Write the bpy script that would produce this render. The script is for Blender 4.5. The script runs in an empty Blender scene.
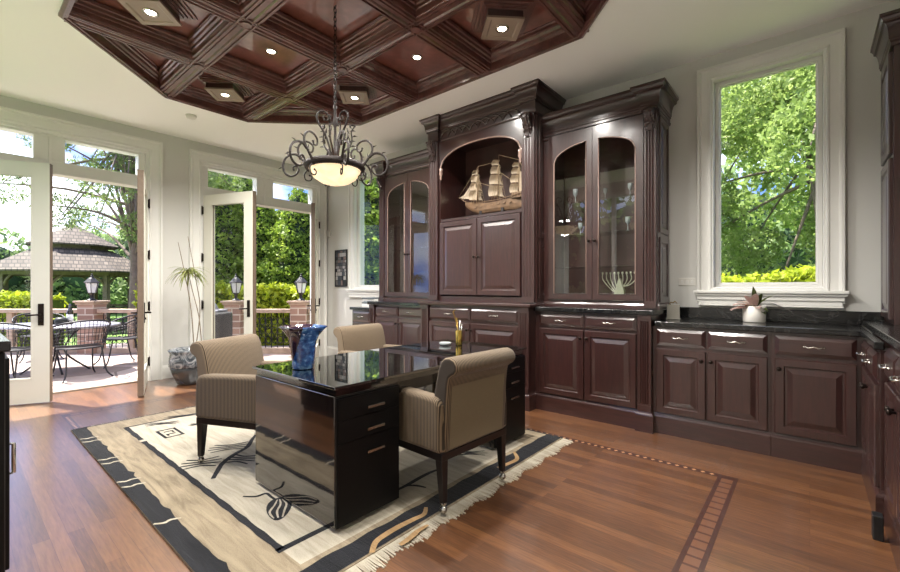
SUN,SKY,CAN,CHAN,EXPO=14,3.4,110,40,0.52
import bpy, bmesh, math, random
from math import sin, cos, pi, radians as R, sqrt, atan2
from mathutils import Vector, Matrix
random.seed(7)
scene = bpy.context.scene
col = scene.collection

# ---------------------------------------------------------------- mesh builder
class MB:
    def __init__(s): s.v=[]; s.f=[]; s.m=[]; s.s=[]
    def add(s, vs, fs, m=0, sm=False, M=None):
        b=len(s.v)
        if M is not None: vs=[tuple(M@Vector(p)) for p in vs]
        s.v+= [tuple(p) for p in vs]
        for f in fs: s.f.append(tuple(b+i for i in f)); s.m.append(m); s.s.append(sm)
        return s
    def box(s,x0,x1,y0,y1,z0,z1,m=0,M=None):
        if x0>x1:x0,x1=x1,x0
        if y0>y1:y0,y1=y1,y0
        if z0>z1:z0,z1=z1,z0
        vs=[(x0,y0,z0),(x1,y0,z0),(x1,y1,z0),(x0,y1,z0),(x0,y0,z1),(x1,y0,z1),(x1,y1,z1),(x0,y1,z1)]
        return s.add(vs,[(0,3,2,1),(4,5,6,7),(0,1,5,4),(1,2,6,5),(2,3,7,6),(3,0,4,7)],m,False,M)
    def prism(s,pts,a0,a1,axis='z',m=0,sm=False,M=None):
        """closed 2D outline extruded along an axis. axis z: pts=(x,y); y: pts=(x,z); x: pts=(y,z)"""
        A=sum(pts[i][0]*pts[(i+1)%len(pts)][1]-pts[(i+1)%len(pts)][0]*pts[i][1] for i in range(len(pts)))
        if A<0: pts=pts[::-1]
        n=len(pts)
        def P(p,a):
            if axis=='z': return (p[0],p[1],a)
            if axis=='y': return (p[0],a,p[1])
            return (a,p[0],p[1])
        vs=[P(p,a0) for p in pts]+[P(p,a1) for p in pts]
        caps=[tuple(range(n))[::-1],tuple(range(n,2*n))]
        side=[(i,(i+1)%n,n+(i+1)%n,n+i) for i in range(n)]
        if axis=='y': caps=[c[::-1] for c in caps]; side=[c[::-1] for c in side]
        if (a1<a0): caps=[c[::-1] for c in caps]; side=[c[::-1] for c in side]
        s.add(vs,caps,m,False,M); 
        b=len(s.v)-2*n
        for f in side: s.f.append(tuple(b+i for i in f)); s.m.append(m); s.s.append(sm)
        return s
    def nested(s,x0,x1,z0,z1,loops,m=0,ms=None,hole=False,M=None):
        """rectangular rings facing -y; loops = (inset, y)"""
        vs=[];fs=[]
        for (i,y) in loops:
            vs+=[(x0+i,y,z0+i),(x1-i,y,z0+i),(x1-i,y,z1-i),(x0+i,y,z1-i)]
        n=len(loops)
        b=len(s.v); s.add(vs,[],m,False,M)
        for k in range(n-1):
            for j in range(4):
                a=4*k+j; c=4*k+(j+1)%4
                s.f.append((b+a,b+c,b+c+4,b+a+4)); s.m.append(ms[k] if ms else m); s.s.append(False)
        if not hole:
            k=4*(n-1); s.f.append((b+k,b+k+1,b+k+2,b+k+3)); s.m.append(ms[-1] if ms else m); s.s.append(False)
        return s
    def lathe(s,prof,n=24,c=(0,0),m=0,sm=True,M=None,mod=None,close=False):
        vs=[]
        for (r,z) in prof:
            for k in range(n):
                a=2*pi*k/n; rr=r*(mod(a,z) if mod else 1)
                vs.append((c[0]+rr*cos(a),c[1]+rr*sin(a),z))
        fs=[]
        L=len(prof)
        for i in range(L-1 if not close else L):
            for k in range(n):
                j=(i+1)%L
                fs.append((i*n+k,i*n+(k+1)%n,j*n+(k+1)%n,j*n+k))
        s.add(vs,fs,m,sm,M)
        b=len(s.v)-len(vs)
        if not close:
            if prof[0][0]>1e-5: s.f.append(tuple(b+k for k in range(n))[::-1]); s.m.append(m); s.s.append(False)
            if prof[-1][0]>1e-5: s.f.append(tuple(b+(L-1)*n+k for k in range(n))); s.m.append(m); s.s.append(False)
        return s
    def tube(s,pts,r,n=8,m=0,sm=True,M=None,closed=False):
        pts=[Vector(p) for p in pts]; L=len(pts)
        rs=r if isinstance(r,(list,tuple)) else [r]*L
        vs=[];up=None
        for i,p in enumerate(pts):
            if closed: d=pts[(i+1)%L]-pts[i-1]
            else: d=(pts[min(i+1,L-1)]-pts[max(i-1,0)])
            if d.length<1e-9: d=Vector((0,0,1))
            d.normalize()
            if up is None:
                up=Vector((0,0,1)) if abs(d.z)<.9 else Vector((1,0,0))
            a=d.cross(up)
            if a.length<1e-6: a=d.cross(Vector((0,1,0)))
            a.normalize(); bb=a.cross(d).normalized(); up=bb
            for k in range(n):
                t=2*pi*k/n
                vs.append(tuple(p+(a*cos(t)+bb*sin(t))*rs[i]))
        fs=[]
        for i in range(L if closed else L-1):
            j=(i+1)%L
            for k in range(n): fs.append((i*n+k,i*n+(k+1)%n,j*n+(k+1)%n,j*n+k))
        s.add(vs,fs,m,sm,M)
        b=len(s.v)-len(vs)
        if not closed:
            s.f.append(tuple(b+k for k in range(n))[::-1]); s.m.append(m); s.s.append(False)
            s.f.append(tuple(b+(L-1)*n+k for k in range(n))); s.m.append(m); s.s.append(False)
        return s
    def sweep(s,path,prof,closed=False,m=0,capz=False):
        """plan path (x,y) swept with profile (offset to the right of travel, z); mitred corners"""
        n=len(path); ring=[]
        for i in range(n):
            p=Vector(path[i])
            if closed or 0<i<n-1:
                d0=(p-Vector(path[i-1])).normalized(); d1=(Vector(path[(i+1)%n])-p).normalized()
            elif i==0: d0=d1=(Vector(path[1])-p).normalized()
            else: d0=d1=(p-Vector(path[i-1])).normalized()
            n0=Vector((d0.y,-d0.x)); n1=Vector((d1.y,-d1.x))
            mm=(n0+n1); mm=mm/max(mm.length_squared/2,1e-6)
            ring.append([(p.x+mm.x*o,p.y+mm.y*o,z) for (o,z) in prof])
        L=len(prof); vs=[q for r in ring for q in r]; fs=[]
        for i in range(n if closed else n-1):
            j=(i+1)%n
            for k in range(L-1): fs.append((i*L+k,j*L+k,j*L+k+1,i*L+k+1))
        s.add(vs,fs,m)
        b=len(s.v)-len(vs)
        if not closed:
            s.f.append(tuple(b+k for k in range(L))); s.m.append(m); s.s.append(False)
            s.f.append(tuple(b+(n-1)*L+k for k in range(L))[::-1]); s.m.append(m); s.s.append(False)
        return s
    def build(s,name,mats,parent=None,bevel=None,segs=2,weld=False,fix=True,loc=None):
        me=bpy.data.meshes.new(name)
        me.from_pydata(s.v,[],s.f)
        me.polygons.foreach_set('material_index',s.m)
        me.polygons.foreach_set('use_smooth',s.s)
        if not isinstance(mats,(list,tuple)): mats=[mats]
        for q in mats: me.materials.append(q)
        if fix and len(s.f)<30000:
            bm=bmesh.new(); bm.from_mesh(me)
            if weld: bmesh.ops.remove_doubles(bm,verts=bm.verts,dist=1e-5)
            bmesh.ops.recalc_face_normals(bm,faces=bm.faces)
            bm.to_mesh(me); bm.free()
        me.update()
        o=bpy.data.objects.new(name,me); col.objects.link(o)
        if parent is not None: o.parent=parent
        if loc is not None: o.location=loc
        if bevel:
            b=o.modifiers.new('bevel','BEVEL'); b.width=bevel; b.segments=segs; b.limit_method='ANGLE'; b.angle_limit=R(40); b.harden_normals=False
        return o

def tag(o,label=None,cat=None,group=None,kind=None):
    if label: o['label']=label
    if cat: o['category']=cat
    if group: o['group']=group
    if kind: o['kind']=kind
    return o
def thing(name,label,cat,loc=(0,0,0),rz=0,group=None,kind=None):
    o=bpy.data.objects.new(name,None); col.objects.link(o); o.empty_display_size=.1
    o.location=loc; o.rotation_euler=(0,0,rz)
    return tag(o,label,cat,group,kind)
def struct(name,mb,mats,**k):
    o=mb.build(name,mats,**k); o['kind']='structure'; return o
def kids(o): return [c for c in bpy.data.objects if c.parent is o]
def copy_tree(o,label=None,loc=None,rz=None,parent=None,group=None):
    c=o.copy(); col.objects.link(c)
    if parent is not None: c.parent=parent
    for ch in kids(o):
        copy_tree(ch,parent=c)
    if label: c['label']=label
    if group: c['group']=group
    if loc is not None: c.location=loc
    if rz is not None: c.rotation_euler=(0,0,rz)
    return c

# ---------------------------------------------------------------- materials
def lin(c):
    return tuple((x/255/12.92 if x/255<=.04045 else ((x/255+.055)/1.055)**2.4) for x in c)+(1,)
class NT:
    def __init__(s,name):
        s.mat=bpy.data.materials.new(name); s.mat.use_nodes=True
        s.t=s.mat.node_tree; s.b=s.t.nodes['Principled BSDF']; s.out=s.t.nodes['Material Output']
    def n(s,ty,**k):
        x=s.t.nodes.new(ty)
        for a,b in k.items(): setattr(x,a,b)
        return x
    def l(s,a,b): s.t.links.new(a,b)
    def math(s,op,a,b=None,c=None,clamp=False):
        x=s.n('ShaderNodeMath',operation=op); x.use_clamp=clamp
        for i,q in enumerate((a,b,c)):
            if q is None: continue
            if isinstance(q,(int,float)): x.inputs[i].default_value=q
            else: s.l(q,x.inputs[i])
        return x.outputs[0]
    def mix(s,f,a,b,mode='MIX'):
        x=s.n('ShaderNodeMix',data_type='RGBA',blend_type=mode)
        for i,q in ((0,f),(6,a),(7,b)):
            if isinstance(q,(int,float)): x.inputs[i].default_value=q
            elif isinstance(q,tuple): x.inputs[i].default_value=q
            else: s.l(q,x.inputs[i])
        return x.outputs[2]
    def ramp(s,f,stops,interp='LINEAR'):
        x=s.n('ShaderNodeValToRGB'); x.color_ramp.interpolation=interp
        e=x.color_ramp.elements
        e[0].position,e[0].color=stops[0]; e[1].position,e[1].color=stops[-1]
        for p,c in stops[1:-1]:
            q=e.new(p); q.color=c
        s.l(f,x.inputs[0]); return x.outputs[0]
    def coord(s,kind='Object',scale=(1,1,1),rot=(0,0,0),loc=(0,0,0)):
        t=s.n('ShaderNodeTexCoord'); m=s.n('ShaderNodeMapping')
        m.inputs['Scale'].default_value=scale; m.inputs['Rotation'].default_value=rot; m.inputs['Location'].default_value=loc
        s.l(t.outputs[kind],m.inputs[0]); return m.outputs[0]
    def noise(s,v,scale=5,detail=3,rough=.5,dist=0):
        x=s.n('ShaderNodeTexNoise'); x.inputs['Scale'].default_value=scale; x.inputs['Detail'].default_value=detail
        x.inputs['Roughness'].default_value=rough; x.inputs['Distortion'].default_value=dist
        s.l(v,x.inputs['Vector']); return x.outputs['Fac']
    def bump(s,h,strength=.3,dist=.01):
        x=s.n('ShaderNodeBump'); x.inputs['Strength'].default_value=strength; x.inputs['Distance'].default_value=dist
        s.l(h,x.inputs['Height']); s.l(x.outputs[0],s.b.inputs['Normal'])
    def setp(s,**k):
        names={'rough':'Roughness','metal':'Metallic','coat':'Coat Weight','coatr':'Coat Roughness','spec':'Specular IOR Level','sheen':'Sheen Weight','ior':'IOR','trans':'Transmission Weight','sub':'Subsurface Weight'}
        for a,b in k.items(): s.b.inputs[names[a]].default_value=b
        return s
def simple(name,c,rough=.5,metal=0,coat=0,var=0.0,vscale=20,bump=0,spec=.5,coatr=.05,bscale=None):
    x=NT(name); x.setp(rough=rough,metal=metal,coat=coat,spec=spec,coatr=coatr)
    cc=lin(c); x.b.inputs['Base Color'].default_value=cc
    if var or bump:
        f=x.noise(x.coord(),vscale,4)
        if var:
            a=tuple(q*(1-var) for q in cc[:3])+(1,); b=tuple(min(1,q*(1+var)) for q in cc[:3])+(1,)
            x.l(x.ramp(f,[(.3,a),(.7,b)]),x.b.inputs['Base Color'])
        if bump: x.bump(f if not bscale else x.noise(x.coord(),bscale,3),bump)
    return x.mat
def wood(name,c1,c2,scale=(2.5,30,2.5),rough=.3,coat=.3,coatr=.15,bump=.04,spec=.5):
    x=NT(name); x.setp(rough=rough,coat=coat,coatr=coatr,spec=spec); x.b.inputs['Coat IOR'].default_value=1.58
    v=x.coord('Object',scale)
    f=x.noise(v,3,6,.6,.6); g=x.noise(x.coord('Object',(1,1,1)),1.7,2)
    k=x.math('ADD',x.math('MULTIPLY',f,.75),x.math('MULTIPLY',g,.25))
    x.l(x.ramp(k,[(.35,lin(c1)),(.65,lin(c2))]),x.b.inputs['Base Color'])
    x.bump(f,bump,.004); return x.mat

M={}
M['wall']=simple('wall_paint',(194,193,188),.75,bump=.03,vscale=120)
M['ceil']=simple('ceiling_paint',(236,235,232),.8,bump=.02,vscale=90)
M['trim']=simple('white_trim_paint',(212,211,206),.38,var=.01)
M['cream']=simple('cream_door_paint',(204,202,190),.35)
M['edge']=simple('tan_wood_edge',(104,88,74),.5,var=.12,vscale=30)
M['cab']=wood('dark_mahogany',(37,18,16),(56,29,26),scale=(16,16,1.6),rough=.36,coat=.8,coatr=.17)
M['cabx']=wood('dark_mahogany_crosswise',(37,18,16),(56,29,26),scale=(1.6,16,16),rough=.36,coat=.8,coatr=.17)
M['coffer']=wood('red_mahogany',(70,40,36),(104,64,58),scale=(4,4,4),rough=.34,coat=1,coatr=.22)
M['cofpan']=wood('red_mahogany_panel',(92,50,42),(124,74,64),scale=(3,3,3),rough=.3,coat=1,coatr=.06)
M['cabin']=simple('cabinet_interior',(66,42,37),.5,var=.2,vscale=6)
M['lacquer']=simple('black_lacquer',(10,9,10),.06,coat=1,coatr=.02,spec=.6)
M['lacqbrown']=simple('dark_brown_lacquer',(22,14,14),.08,coat=1,coatr=.02,spec=.7)
M['iron']=simple('bronze_iron',(25,15,11),.6,spec=.3,var=.35,vscale=60,bump=.15)
M['nickel']=simple('satin_nickel',(190,186,178),.25,metal=1)
M['brass']=simple('aged_brass',(150,120,70),.3,metal=1,var=.2,vscale=30)
M['bronze']=simple('dark_bronze',(40,32,28),.35,metal=.8)
M['legwood']=simple('espresso_leg_wood',(24,17,17),.4,coat=.1)
M['white']=simple('white_ceramic',(232,228,220),.25,coat=.4)
M['gold']=simple('polished_gold',(190,160,80),.22,metal=1)
M['soil']=simple('potting_soil',(45,34,26),.95,var=.4,vscale=60,bump=.6)
M['paper']=simple('paper_white',(225,224,220),.6)
M['greycard']=simple('grey_card',(128,124,114),.7)
M['pewter']=simple('pale_pewter',(196,196,172),.35,metal=.55)
M['black']=simple('matte_black',(14,14,15),.5)
M['plate']=simple('switch_plate',(205,203,196),.4)

def granite():
    x=NT('black_granite'); x.setp(rough=.2,coat=.15,coatr=.04)
    f=x.noise(x.coord(),26,6,.65); g=x.noise(x.coord(),5,4,.6,1.5)
    a=x.ramp(f,[(.45,lin((8,8,9))),(.62,lin((20,21,22))),(.74,lin((62,64,64)))])
    b=x.ramp(g,[(.47,(0,0,0,1)),(.5,(1,1,1,1)),(.53,(0,0,0,1))])
    x.l(x.mix(x.math('MULTIPLY',b,.06),a,lin((150,146,142))),x.b.inputs['Base Color'])
    return x.mat
M['granite']=granite()

def clear(name,tint=(1,1,1),ior=1.5,rough=0.0,amt=1.0,haze=None):
    x=NT(name); x.t.nodes.remove(x.b)
    tr=x.n('ShaderNodeBsdfTransparent'); tr.inputs[0].default_value=tint+(1,)
    gl=x.n('ShaderNodeBsdfGlossy'); gl.inputs['Roughness'].default_value=rough
    fr=x.n('ShaderNodeFresnel'); fr.inputs[0].default_value=ior
    mx=x.n('ShaderNodeMixShader')
    ge=x.n('ShaderNodeNewGeometry'); x.l(x.math('MULTIPLY',x.math('MULTIPLY',fr.outputs[0],amt,clamp=True),x.math('SUBTRACT',1.0,ge.outputs['Backfacing'])),mx.inputs[0]); x.l(tr.outputs[0],mx.inputs[1]); x.l(gl.outputs[0],mx.inputs[2])
    x.l(mx.outputs[0],x.out.inputs[0]); return x.mat
M['pane']=clear('window_glass',(.97,.985,.98),1.45,amt=.7)
M['cabglass']=clear('cabinet_door_glass',(.96,.97,.97),1.7,amt=1.6)
M['deskglass']=clear('smoked_desk_glass',(.42,.46,.46),2.3,amt=1.5)
M['crystal']=simple('crystal',(150,156,156),.12,coat=1)
M['acrylic']=clear('clear_acrylic_band',(.72,.8,.82),2.2,amt=1.6,rough=.08)

def floor_mat():
    x=NT('oak_plank_floor'); x.setp(rough=.34,coat=1,coatr=.24); x.b.inputs['Coat IOR'].default_value=1.85
    t=x.n('ShaderNodeTexCoord'); sp=x.n('ShaderNodeSeparateXYZ'); x.l(t.outputs['Object'],sp.inputs[0])
    X,Y=sp.outputs[0],sp.outputs[1]
    br=x.n('ShaderNodeTexBrick'); br.offset=.37; br.inputs['Scale'].default_value=1; br.inputs['Brick Width'].default_value=1.15
    br.inputs['Row Height'].default_value=.062; br.inputs['Mortar Size'].default_value=.0009; br.inputs['Bias'].default_value=0
    br.inputs['Color1'].default_value=(0,0,0,1); br.inputs['Color2'].default_value=(1,1,1,1); br.inputs['Mortar'].default_value=(.5,.5,.5,1)
    x.l(t.outputs['Object'],br.inputs['Vector'])
    g=x.noise(x.coord('Object',(3,42,1)),2.2,7,.65,.5)
    b2=x.noise(x.coord('Object',(1,1,1)),.9,2)
    k=x.math('ADD',x.math('ADD',x.math('MULTIPLY',br.outputs['Color'],.24),x.math('MULTIPLY',g,.62)),x.math('MULTIPLY',b2,.18))
    base=x.ramp(k,[(.25,lin((62,38,23))),(.5,lin((98,62,37))),(.8,lin((136,92,56)))])
    base=x.mix(x.math('MULTIPLY',br.outputs['Fac'],.6),base,lin((60,28,16)))
    # inlaid border: rectangle around the room
    x0,x1,y0,y1=-5.25,-.388,.70,3.135
    def band(c,p,w): return x.math('LESS_THAN',x.math('ABSOLUTE',x.math('SUBTRACT',c,p)),w)
    def rng(c,a,b): return x.math('MULTIPLY',x.math('GREATER_THAN',c,a),x.math('LESS_THAN',c,b))
    inx=rng(X,x0-.052,x1+.052); iny=rng(Y,y0-.026,y1+.026)
    wb=x.math('MULTIPLY',iny,x.math('MAXIMUM',band(X,x0,.052),band(X,x1,.052)))   # wide bands
    nb=x.math('MULTIPLY',inx,x.math('MAXIMUM',band(Y,y0,.026),band(Y,y1,.026)))   # narrow bead bands
    dark=lin((62,30,20)); light=lin((190,142,102)); midc=lin((116,76,52))
    base=x.mix(x.math('MAXIMUM',wb,nb),base,dark)
    # wide band centre with small blocks
    cen=x.math('MULTIPLY',rng(Y,y0+.03,y1-.03),x.math('MAXIMUM',band(X,x0,.03),band(X,x1,.03)))
    fy=x.math('FRACT',x.math('MULTIPLY',Y,13)); blk=x.math('GREATER_THAN',x.math('ABSOLUTE',x.math('SUBTRACT',fy,.5)),.1)
    base=x.mix(x.math('MULTIPLY',cen,.85),base,x.mix(blk,lin((74,38,26)),midc))
    # beads
    fx=x.math('SUBTRACT',x.math('FRACT',x.math('MULTIPLY',X,20)),.5)
    for yy in (y0,y1):
        d=x.math('ADD',x.math('ABSOLUTE',x.math('MULTIPLY',fx,.05)),x.math('ABSOLUTE',x.math('SUBTRACT',Y,yy)))
        base=x.mix(x.math('MULTIPLY',x.math('LESS_THAN',d,.015),rng(X,x0+.05,x1-.06)),base,light)
    x.l(base,x.b.inputs['Base Color'])
    x.bump(x.math('ADD',x.math('MULTIPLY',g,.35),x.math('MULTIPLY',br.outputs['Fac'],-.6)),.08,.004)
    return x.mat
M['floor']=floor_mat()

def stripes(name,axis,c1,c2,freq=92):
    x=NT(name); x.setp(rough=.85,sheen=.15,spec=.2)
    t=x.n('ShaderNodeTexCoord'); sp=x.n('ShaderNodeSeparateXYZ'); x.l(t.outputs['Object'],sp.inputs[0])
    s_=x.math('ADD',x.math('MULTIPLY',x.math('SINE',x.math('MULTIPLY',sp.outputs[axis],freq*2*pi)),.5),.5)
    x.l(x.ramp(s_,[(.25,lin(c1)),(.6,lin(c2))]),x.b.inputs['Base Color'])
    x.bump(s_,.35,.003); return x.mat
c1,c2=(56,47,38),(126,109,88)
M['strx']=stripes('striped_corduroy_upright',0,c1,c2)
M['stry']=stripes('striped_corduroy_sideways',1,c1,c2)
M['fabback']=simple('taupe_back_cloth',(124,111,88),.9,var=.08,vscale=200,bump=.1)

def rug_mat(name,c,c2,wave=True):
    x=NT(name); x.setp(rough=.95,spec=.1,sheen=.2)
    f=x.noise(x.coord('Object',(1,9,1)),2.5,5,.6,1.2); g=x.noise(x.coord(),240,2)
    k=x.math('ADD',x.math('MULTIPLY',f,.7),x.math('MULTIPLY',g,.3))
    x.l(x.ramp(k,[(.35,lin(c2)),(.6,lin(c))]),x.b.inputs['Base Color']); x.bump(k,.5,.01); return x.mat
M['rugtan']=rug_mat('rug_tan_wool',(158,144,120),(118,105,86))
M['rugcream']=rug_mat('rug_cream_wool',(190,182,164),(160,150,132))
M['rugblack']=rug_mat('rug_charcoal_wool',(30,31,36),(18,19,23))
M['ruggold']=rug_mat('rug_gold_wool',(176,144,102),(144,114,78))

def emit(name,c,s):
    x=NT(name); x.b.inputs['Base Color'].default_value=c+(1,); x.b.inputs['Emission Color'].default_value=c+(1,); x.b.inputs['Emission Strength'].default_value=s; return x.mat
M['bulb']=emit('lit_bulb',(1,.86,.62),14)
def alab():
    x=NT('alabaster_lit'); x.setp(rough=.3,coat=.3)
    f=x.noise(x.coord(),9,4,.6,1.0)
    x.l(x.ramp(f,[(.3,(.95,.66,.36,1)),(.7,(1,.86,.62,1))]),x.b.inputs['Emission Color'])
    x.b.inputs['Base Color'].default_value=lin((235,210,170)); x.b.inputs['Emission Strength'].default_value=.72
    return x.mat
M['alab']=alab()

def leafmat(name,cs,rough=.5,scale=.9):
    x=NT(name); x.setp(rough=rough,spec=.3)
    f=x.noise(x.coord('Object'),scale*6,4,.75); n=len(cs)
    rmp=x.ramp(f,[(.28+.44*i/(n-1),lin(c)) for i,c in enumerate(cs)])
    x.l(rmp,x.b.inputs['Base Color'])
    tl=x.n('ShaderNodeBsdfTranslucent'); x.l(rmp,tl.inputs[0]); mx=x.n('ShaderNodeMixShader'); mx.inputs[0].default_value=.5
    x.l(x.b.outputs[0],mx.inputs[1]); x.l(tl.outputs[0],mx.inputs[2]); x.l(mx.outputs[0],x.out.inputs[0])
    return x.mat
M['arbor']=leafmat('arborvitae_leaf',[(68,94,32),(124,150,54),(176,192,86)],scale=.5)
M['hedge']=leafmat('golden_hedge_leaf',[(98,124,26),(164,176,44),(204,208,84)],scale=1)
M['maple']=leafmat('broadleaf_tree_leaf',[(84,104,48),(138,158,84),(186,198,128)],scale=.4)
M['pine']=leafmat('pine_needles',[(60,84,48),(116,136,78),(160,168,110)],scale=.5)
M['far']=leafmat('distant_tree_leaf',[(84,106,66),(128,150,96),(164,180,128)],scale=.3)
M['houseleaf']=leafmat('house_plant_leaf',[(96,112,52),(150,160,92),(196,196,140)],scale=3)
M['pinkleaf']=leafmat('pink_leaf',[(200,168,158),(220,196,186),(234,218,208)],scale=6)
M['darkleaf']=leafmat('deep_green_leaf',[(52,66,34),(84,96,50),(120,120,66)],scale=6)
M['bark']=simple('tree_bark',(110,96,86),.9,var=.35,vscale=9,bump=.6)
M['twig']=simple('plant_stem',(122,108,90),.8,var=.2)
M['grass']=simple('lawn_grass',(96,128,52),.95,var=.35,vscale=30,bump=.5)

def patio_mat():
    x=NT('flagstone_paving'); x.setp(rough=.75)
    v=x.n('ShaderNodeTexVoronoi'); v.feature='DISTANCE_TO_EDGE'; v.inputs['Scale'].default_value=1.25; x.l(x.coord(),v.inputs['Vector'])
    v2=x.n('ShaderNodeTexVoronoi'); v2.inputs['Scale'].default_value=1.25; x.l(x.coord(),v2.inputs['Vector'])
    f=x.noise(x.coord(),4,5,.6)
    sp=x.n('ShaderNodeSeparateColor'); x.l(v2.outputs['Color'],sp.inputs[0])
    k=x.math('ADD',x.math('MULTIPLY',sp.outputs[0],.5),x.math('MULTIPLY',f,.5))
    c=x.ramp(k,[(.3,lin((140,122,116))),(.7,lin((178,160,154)))])
    e=x.math('LESS_THAN',v.outputs['Distance'],.018)
    x.l(x.mix(e,c,lin((120,104,98))),x.b.inputs['Base Color']); return x.mat
M['patio']=patio_mat()
def brick_mat(name,cA,cB,mo,w=.3,h=.12,ms=.012):
    x=NT(name); x.setp(rough=.85)
    b=x.n('ShaderNodeTexBrick'); b.inputs['Scale'].default_value=1; b.inputs['Brick Width'].default_value=w; b.inputs['Row Height'].default_value=h; b.inputs['Mortar Size'].default_value=ms
    b.inputs['Color1'].default_value=lin(cA); b.inputs['Color2'].default_value=lin(cB); b.inputs['Mortar'].default_value=lin(mo)
    t=x.n('ShaderNodeTexCoord'); sp=x.n('ShaderNodeSeparateXYZ'); x.l(t.outputs['Object'],sp.inputs[0])
    cb=x.n('ShaderNodeCombineXYZ'); x.l(x.math('ADD',sp.outputs[0],sp.outputs[1]),cb.inputs[0]); x.l(sp.outputs[2],cb.inputs[1])
    x.l(cb.outputs[0],b.inputs['Vector']); x.l(b.outputs['Color'],x.b.inputs['Base Color']); x.bump(b.outputs['Fac'],-.5,.02); return x.mat
M['brick']=brick_mat('stone_brick',(166,134,118),(132,104,92),(186,172,160))
M['shingle']=brick_mat('cedar_shingles',(104,92,82),(74,64,57),(46,40,35),w=.22,h=.16,ms=.02)
M['sandstone']=simple('sandstone_rail',(172,150,132),.8,var=.15,vscale=10,bump=.2)
M['wroughtiron']=simple('wrought_iron',(46,44,48),.45,metal=.5)
M['tabletop']=simple('patio_metal_top',(150,148,158),.35,metal=.5,var=.1)
M['oldwood']=simple('weathered_timber',(112,98,88),.85,var=.25,vscale=12)
M['cloth']=simple('charcoal_cover',(58,56,58),.9,var=.2)
# ================================================================= ROOM
XL,XR,YF,YB,ZC=-6.43,.92,-.42,4.27,3.19
XC=-2.78
def rects_with_holes(mb,a0,a1,z0,z1,holes,fn,m=0):
    """wall as boxes around openings; fn(a0,a1,z0,z1) adds a box"""
    hs=sorted(holes); cur=a0
    for (h0,h1,hz0,hz1) in hs:
        if h0>cur: fn(cur,h0,z0,z1)
        if hz0>z0: fn(h0,h1,z0,hz0)
        if hz1<z1: fn(h0,h1,hz1,z1)
        cur=h1
    if cur<a1: fn(cur,a1,z0,z1)
TH=.2
# openings
WINR=(-.642,.087,1.17,2.972); WINL=(2*XC-.087,2*XC+.642,1.17,2.972)
mb=MB(); rects_with_holes(mb,XL-TH,XR+TH,0,ZC,[WINR,WINL],lambda a,b,c,d:mb.box(a,b,YB,YB+TH,c,d)); struct('wall_back',mb,M['wall'])
D1=(-.16,1.62); D2=(2.29,4.07)
mb=MB(); rects_with_holes(mb,YF,YB,0,ZC,[(D1[0]-.008,D1[1]+.008,0,2.898),(D2[0]-.008,D2[1]+.008,0,2.898)],lambda a,b,c,d:mb.box(XL-TH,XL,a,b,c,d)); struct('wall_left',mb,M['wall'])
FW=[(-6.1,-4.15,1.0,3.0),(-3.9,-1.85,1.0,3.0)]
mb=MB(); rects_with_holes(mb,XL-TH,XR+TH,0,ZC,FW,lambda a,b,c,d:mb.box(a,b,YF-TH,YF,c,d)); struct('wall_front',mb,M['wall'])
mb=MB().box(XR,XR+TH,YF,YB,0,ZC); struct('wall_right',mb,M['wall'])
mb=MB().box(XL-TH,XR+TH,YF-TH,YB+TH,-.12,0); struct('floor',mb,M['floor'])

# octagonal opening of the ceiling
OC=[(-4.2,.52),(-1.38,.52),(-.43,1.46),(-.43,2.33),(-1.38,3.27),(-4.2,3.27),(-5.15,2.33),(-5.15,1.46)]
def ceiling():
    x0,x1,y0,y1=XL-TH,XR+TH,YF-TH,YB+TH
    outer=[(x0,y0),(x1,y0),(x1,y0),(x1,y1),(x1,y1),(x0,y1),(x0,y1),(x0,y0)]
    outer=[(-4.2,y0),(-1.38,y0),(x1,1.46),(x1,2.33),(-1.38,y1),(-4.2,y1),(x0,2.33),(x0,1.46)]
    corners={1:(x1,y0),3:(x1,y1),5:(x0,y1),7:(x0,y0)}
    mb=MB()
    for z,flip in ((ZC,False),(ZC+.4,True)):
        for i in range(8):
            j=(i+1)%8
            pts=[OC[i],OC[j],outer[j]]+([corners[i]] if i in corners else [])+[outer[i]]
            mb.add([(p[0],p[1],z) for p in pts],[tuple(range(len(pts)))[::(-1 if flip else 1)]])
    for i in range(8):
        j=(i+1)%8; a,b=OC[i],OC[j]
        mb.add([(a[0],a[1],ZC),(b[0],b[1],ZC),(b[0],b[1],ZC+.4),(a[0],a[1],ZC+.4)],[(0,1,2,3)])
    mb.add([(x0,y0,ZC+.4),(x1,y0,ZC+.4),(x1,y1,ZC+.4),(x0,y1,ZC+.4)],[(0,1,2,3)])
    return mb
o=ceiling().build('ceiling',M['ceil'],fix=False); o['kind']='structure'

# coffered ceiling ------------------------------------------------
ZP=3.33   # panel height
cof=thing('coffered_ceiling','octagonal dark red mahogany coffered ceiling set into the white ceiling','ceiling',(XC-.01,1.895,ZC-.02))
cof['kind']='thing'
ox,oy,oz=cof.location
def L(p): return (p[0]-ox,p[1]-oy)
mb=MB(); mb.add([(L(p)[0],L(p)[1],ZP-oz) for p in OC]+[(L(p)[0],L(p)[1],ZP+.03-oz) for p in OC],
   [tuple(range(8)),tuple(range(8,16))[::-1]]+[(i,(i+1)%8,8+(i+1)%8,8+i) for i in range(8)])
mb.build('panel',M['cofpan'],cof)
mb=MB(); z=ZC-oz
prof=[(.0,0.0),(.0,-.018),(-.02,-.03),(-.03,-.03),(-.034,-.02),(-.05,-.02),(-.052,.0),(-.05,.055),(-.062,.06),(-.068,.075),(-.09,.08),(-.10,.10),(-.115,.105),(-.12,.125),(-.13,.13),(-.13,ZP-ZC)]
mb.sweep([L(p) for p in OC],[(a,b+z) for a,b in prof],closed=True)
mb.build('rim_moulding',M['coffer'],cof)
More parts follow.
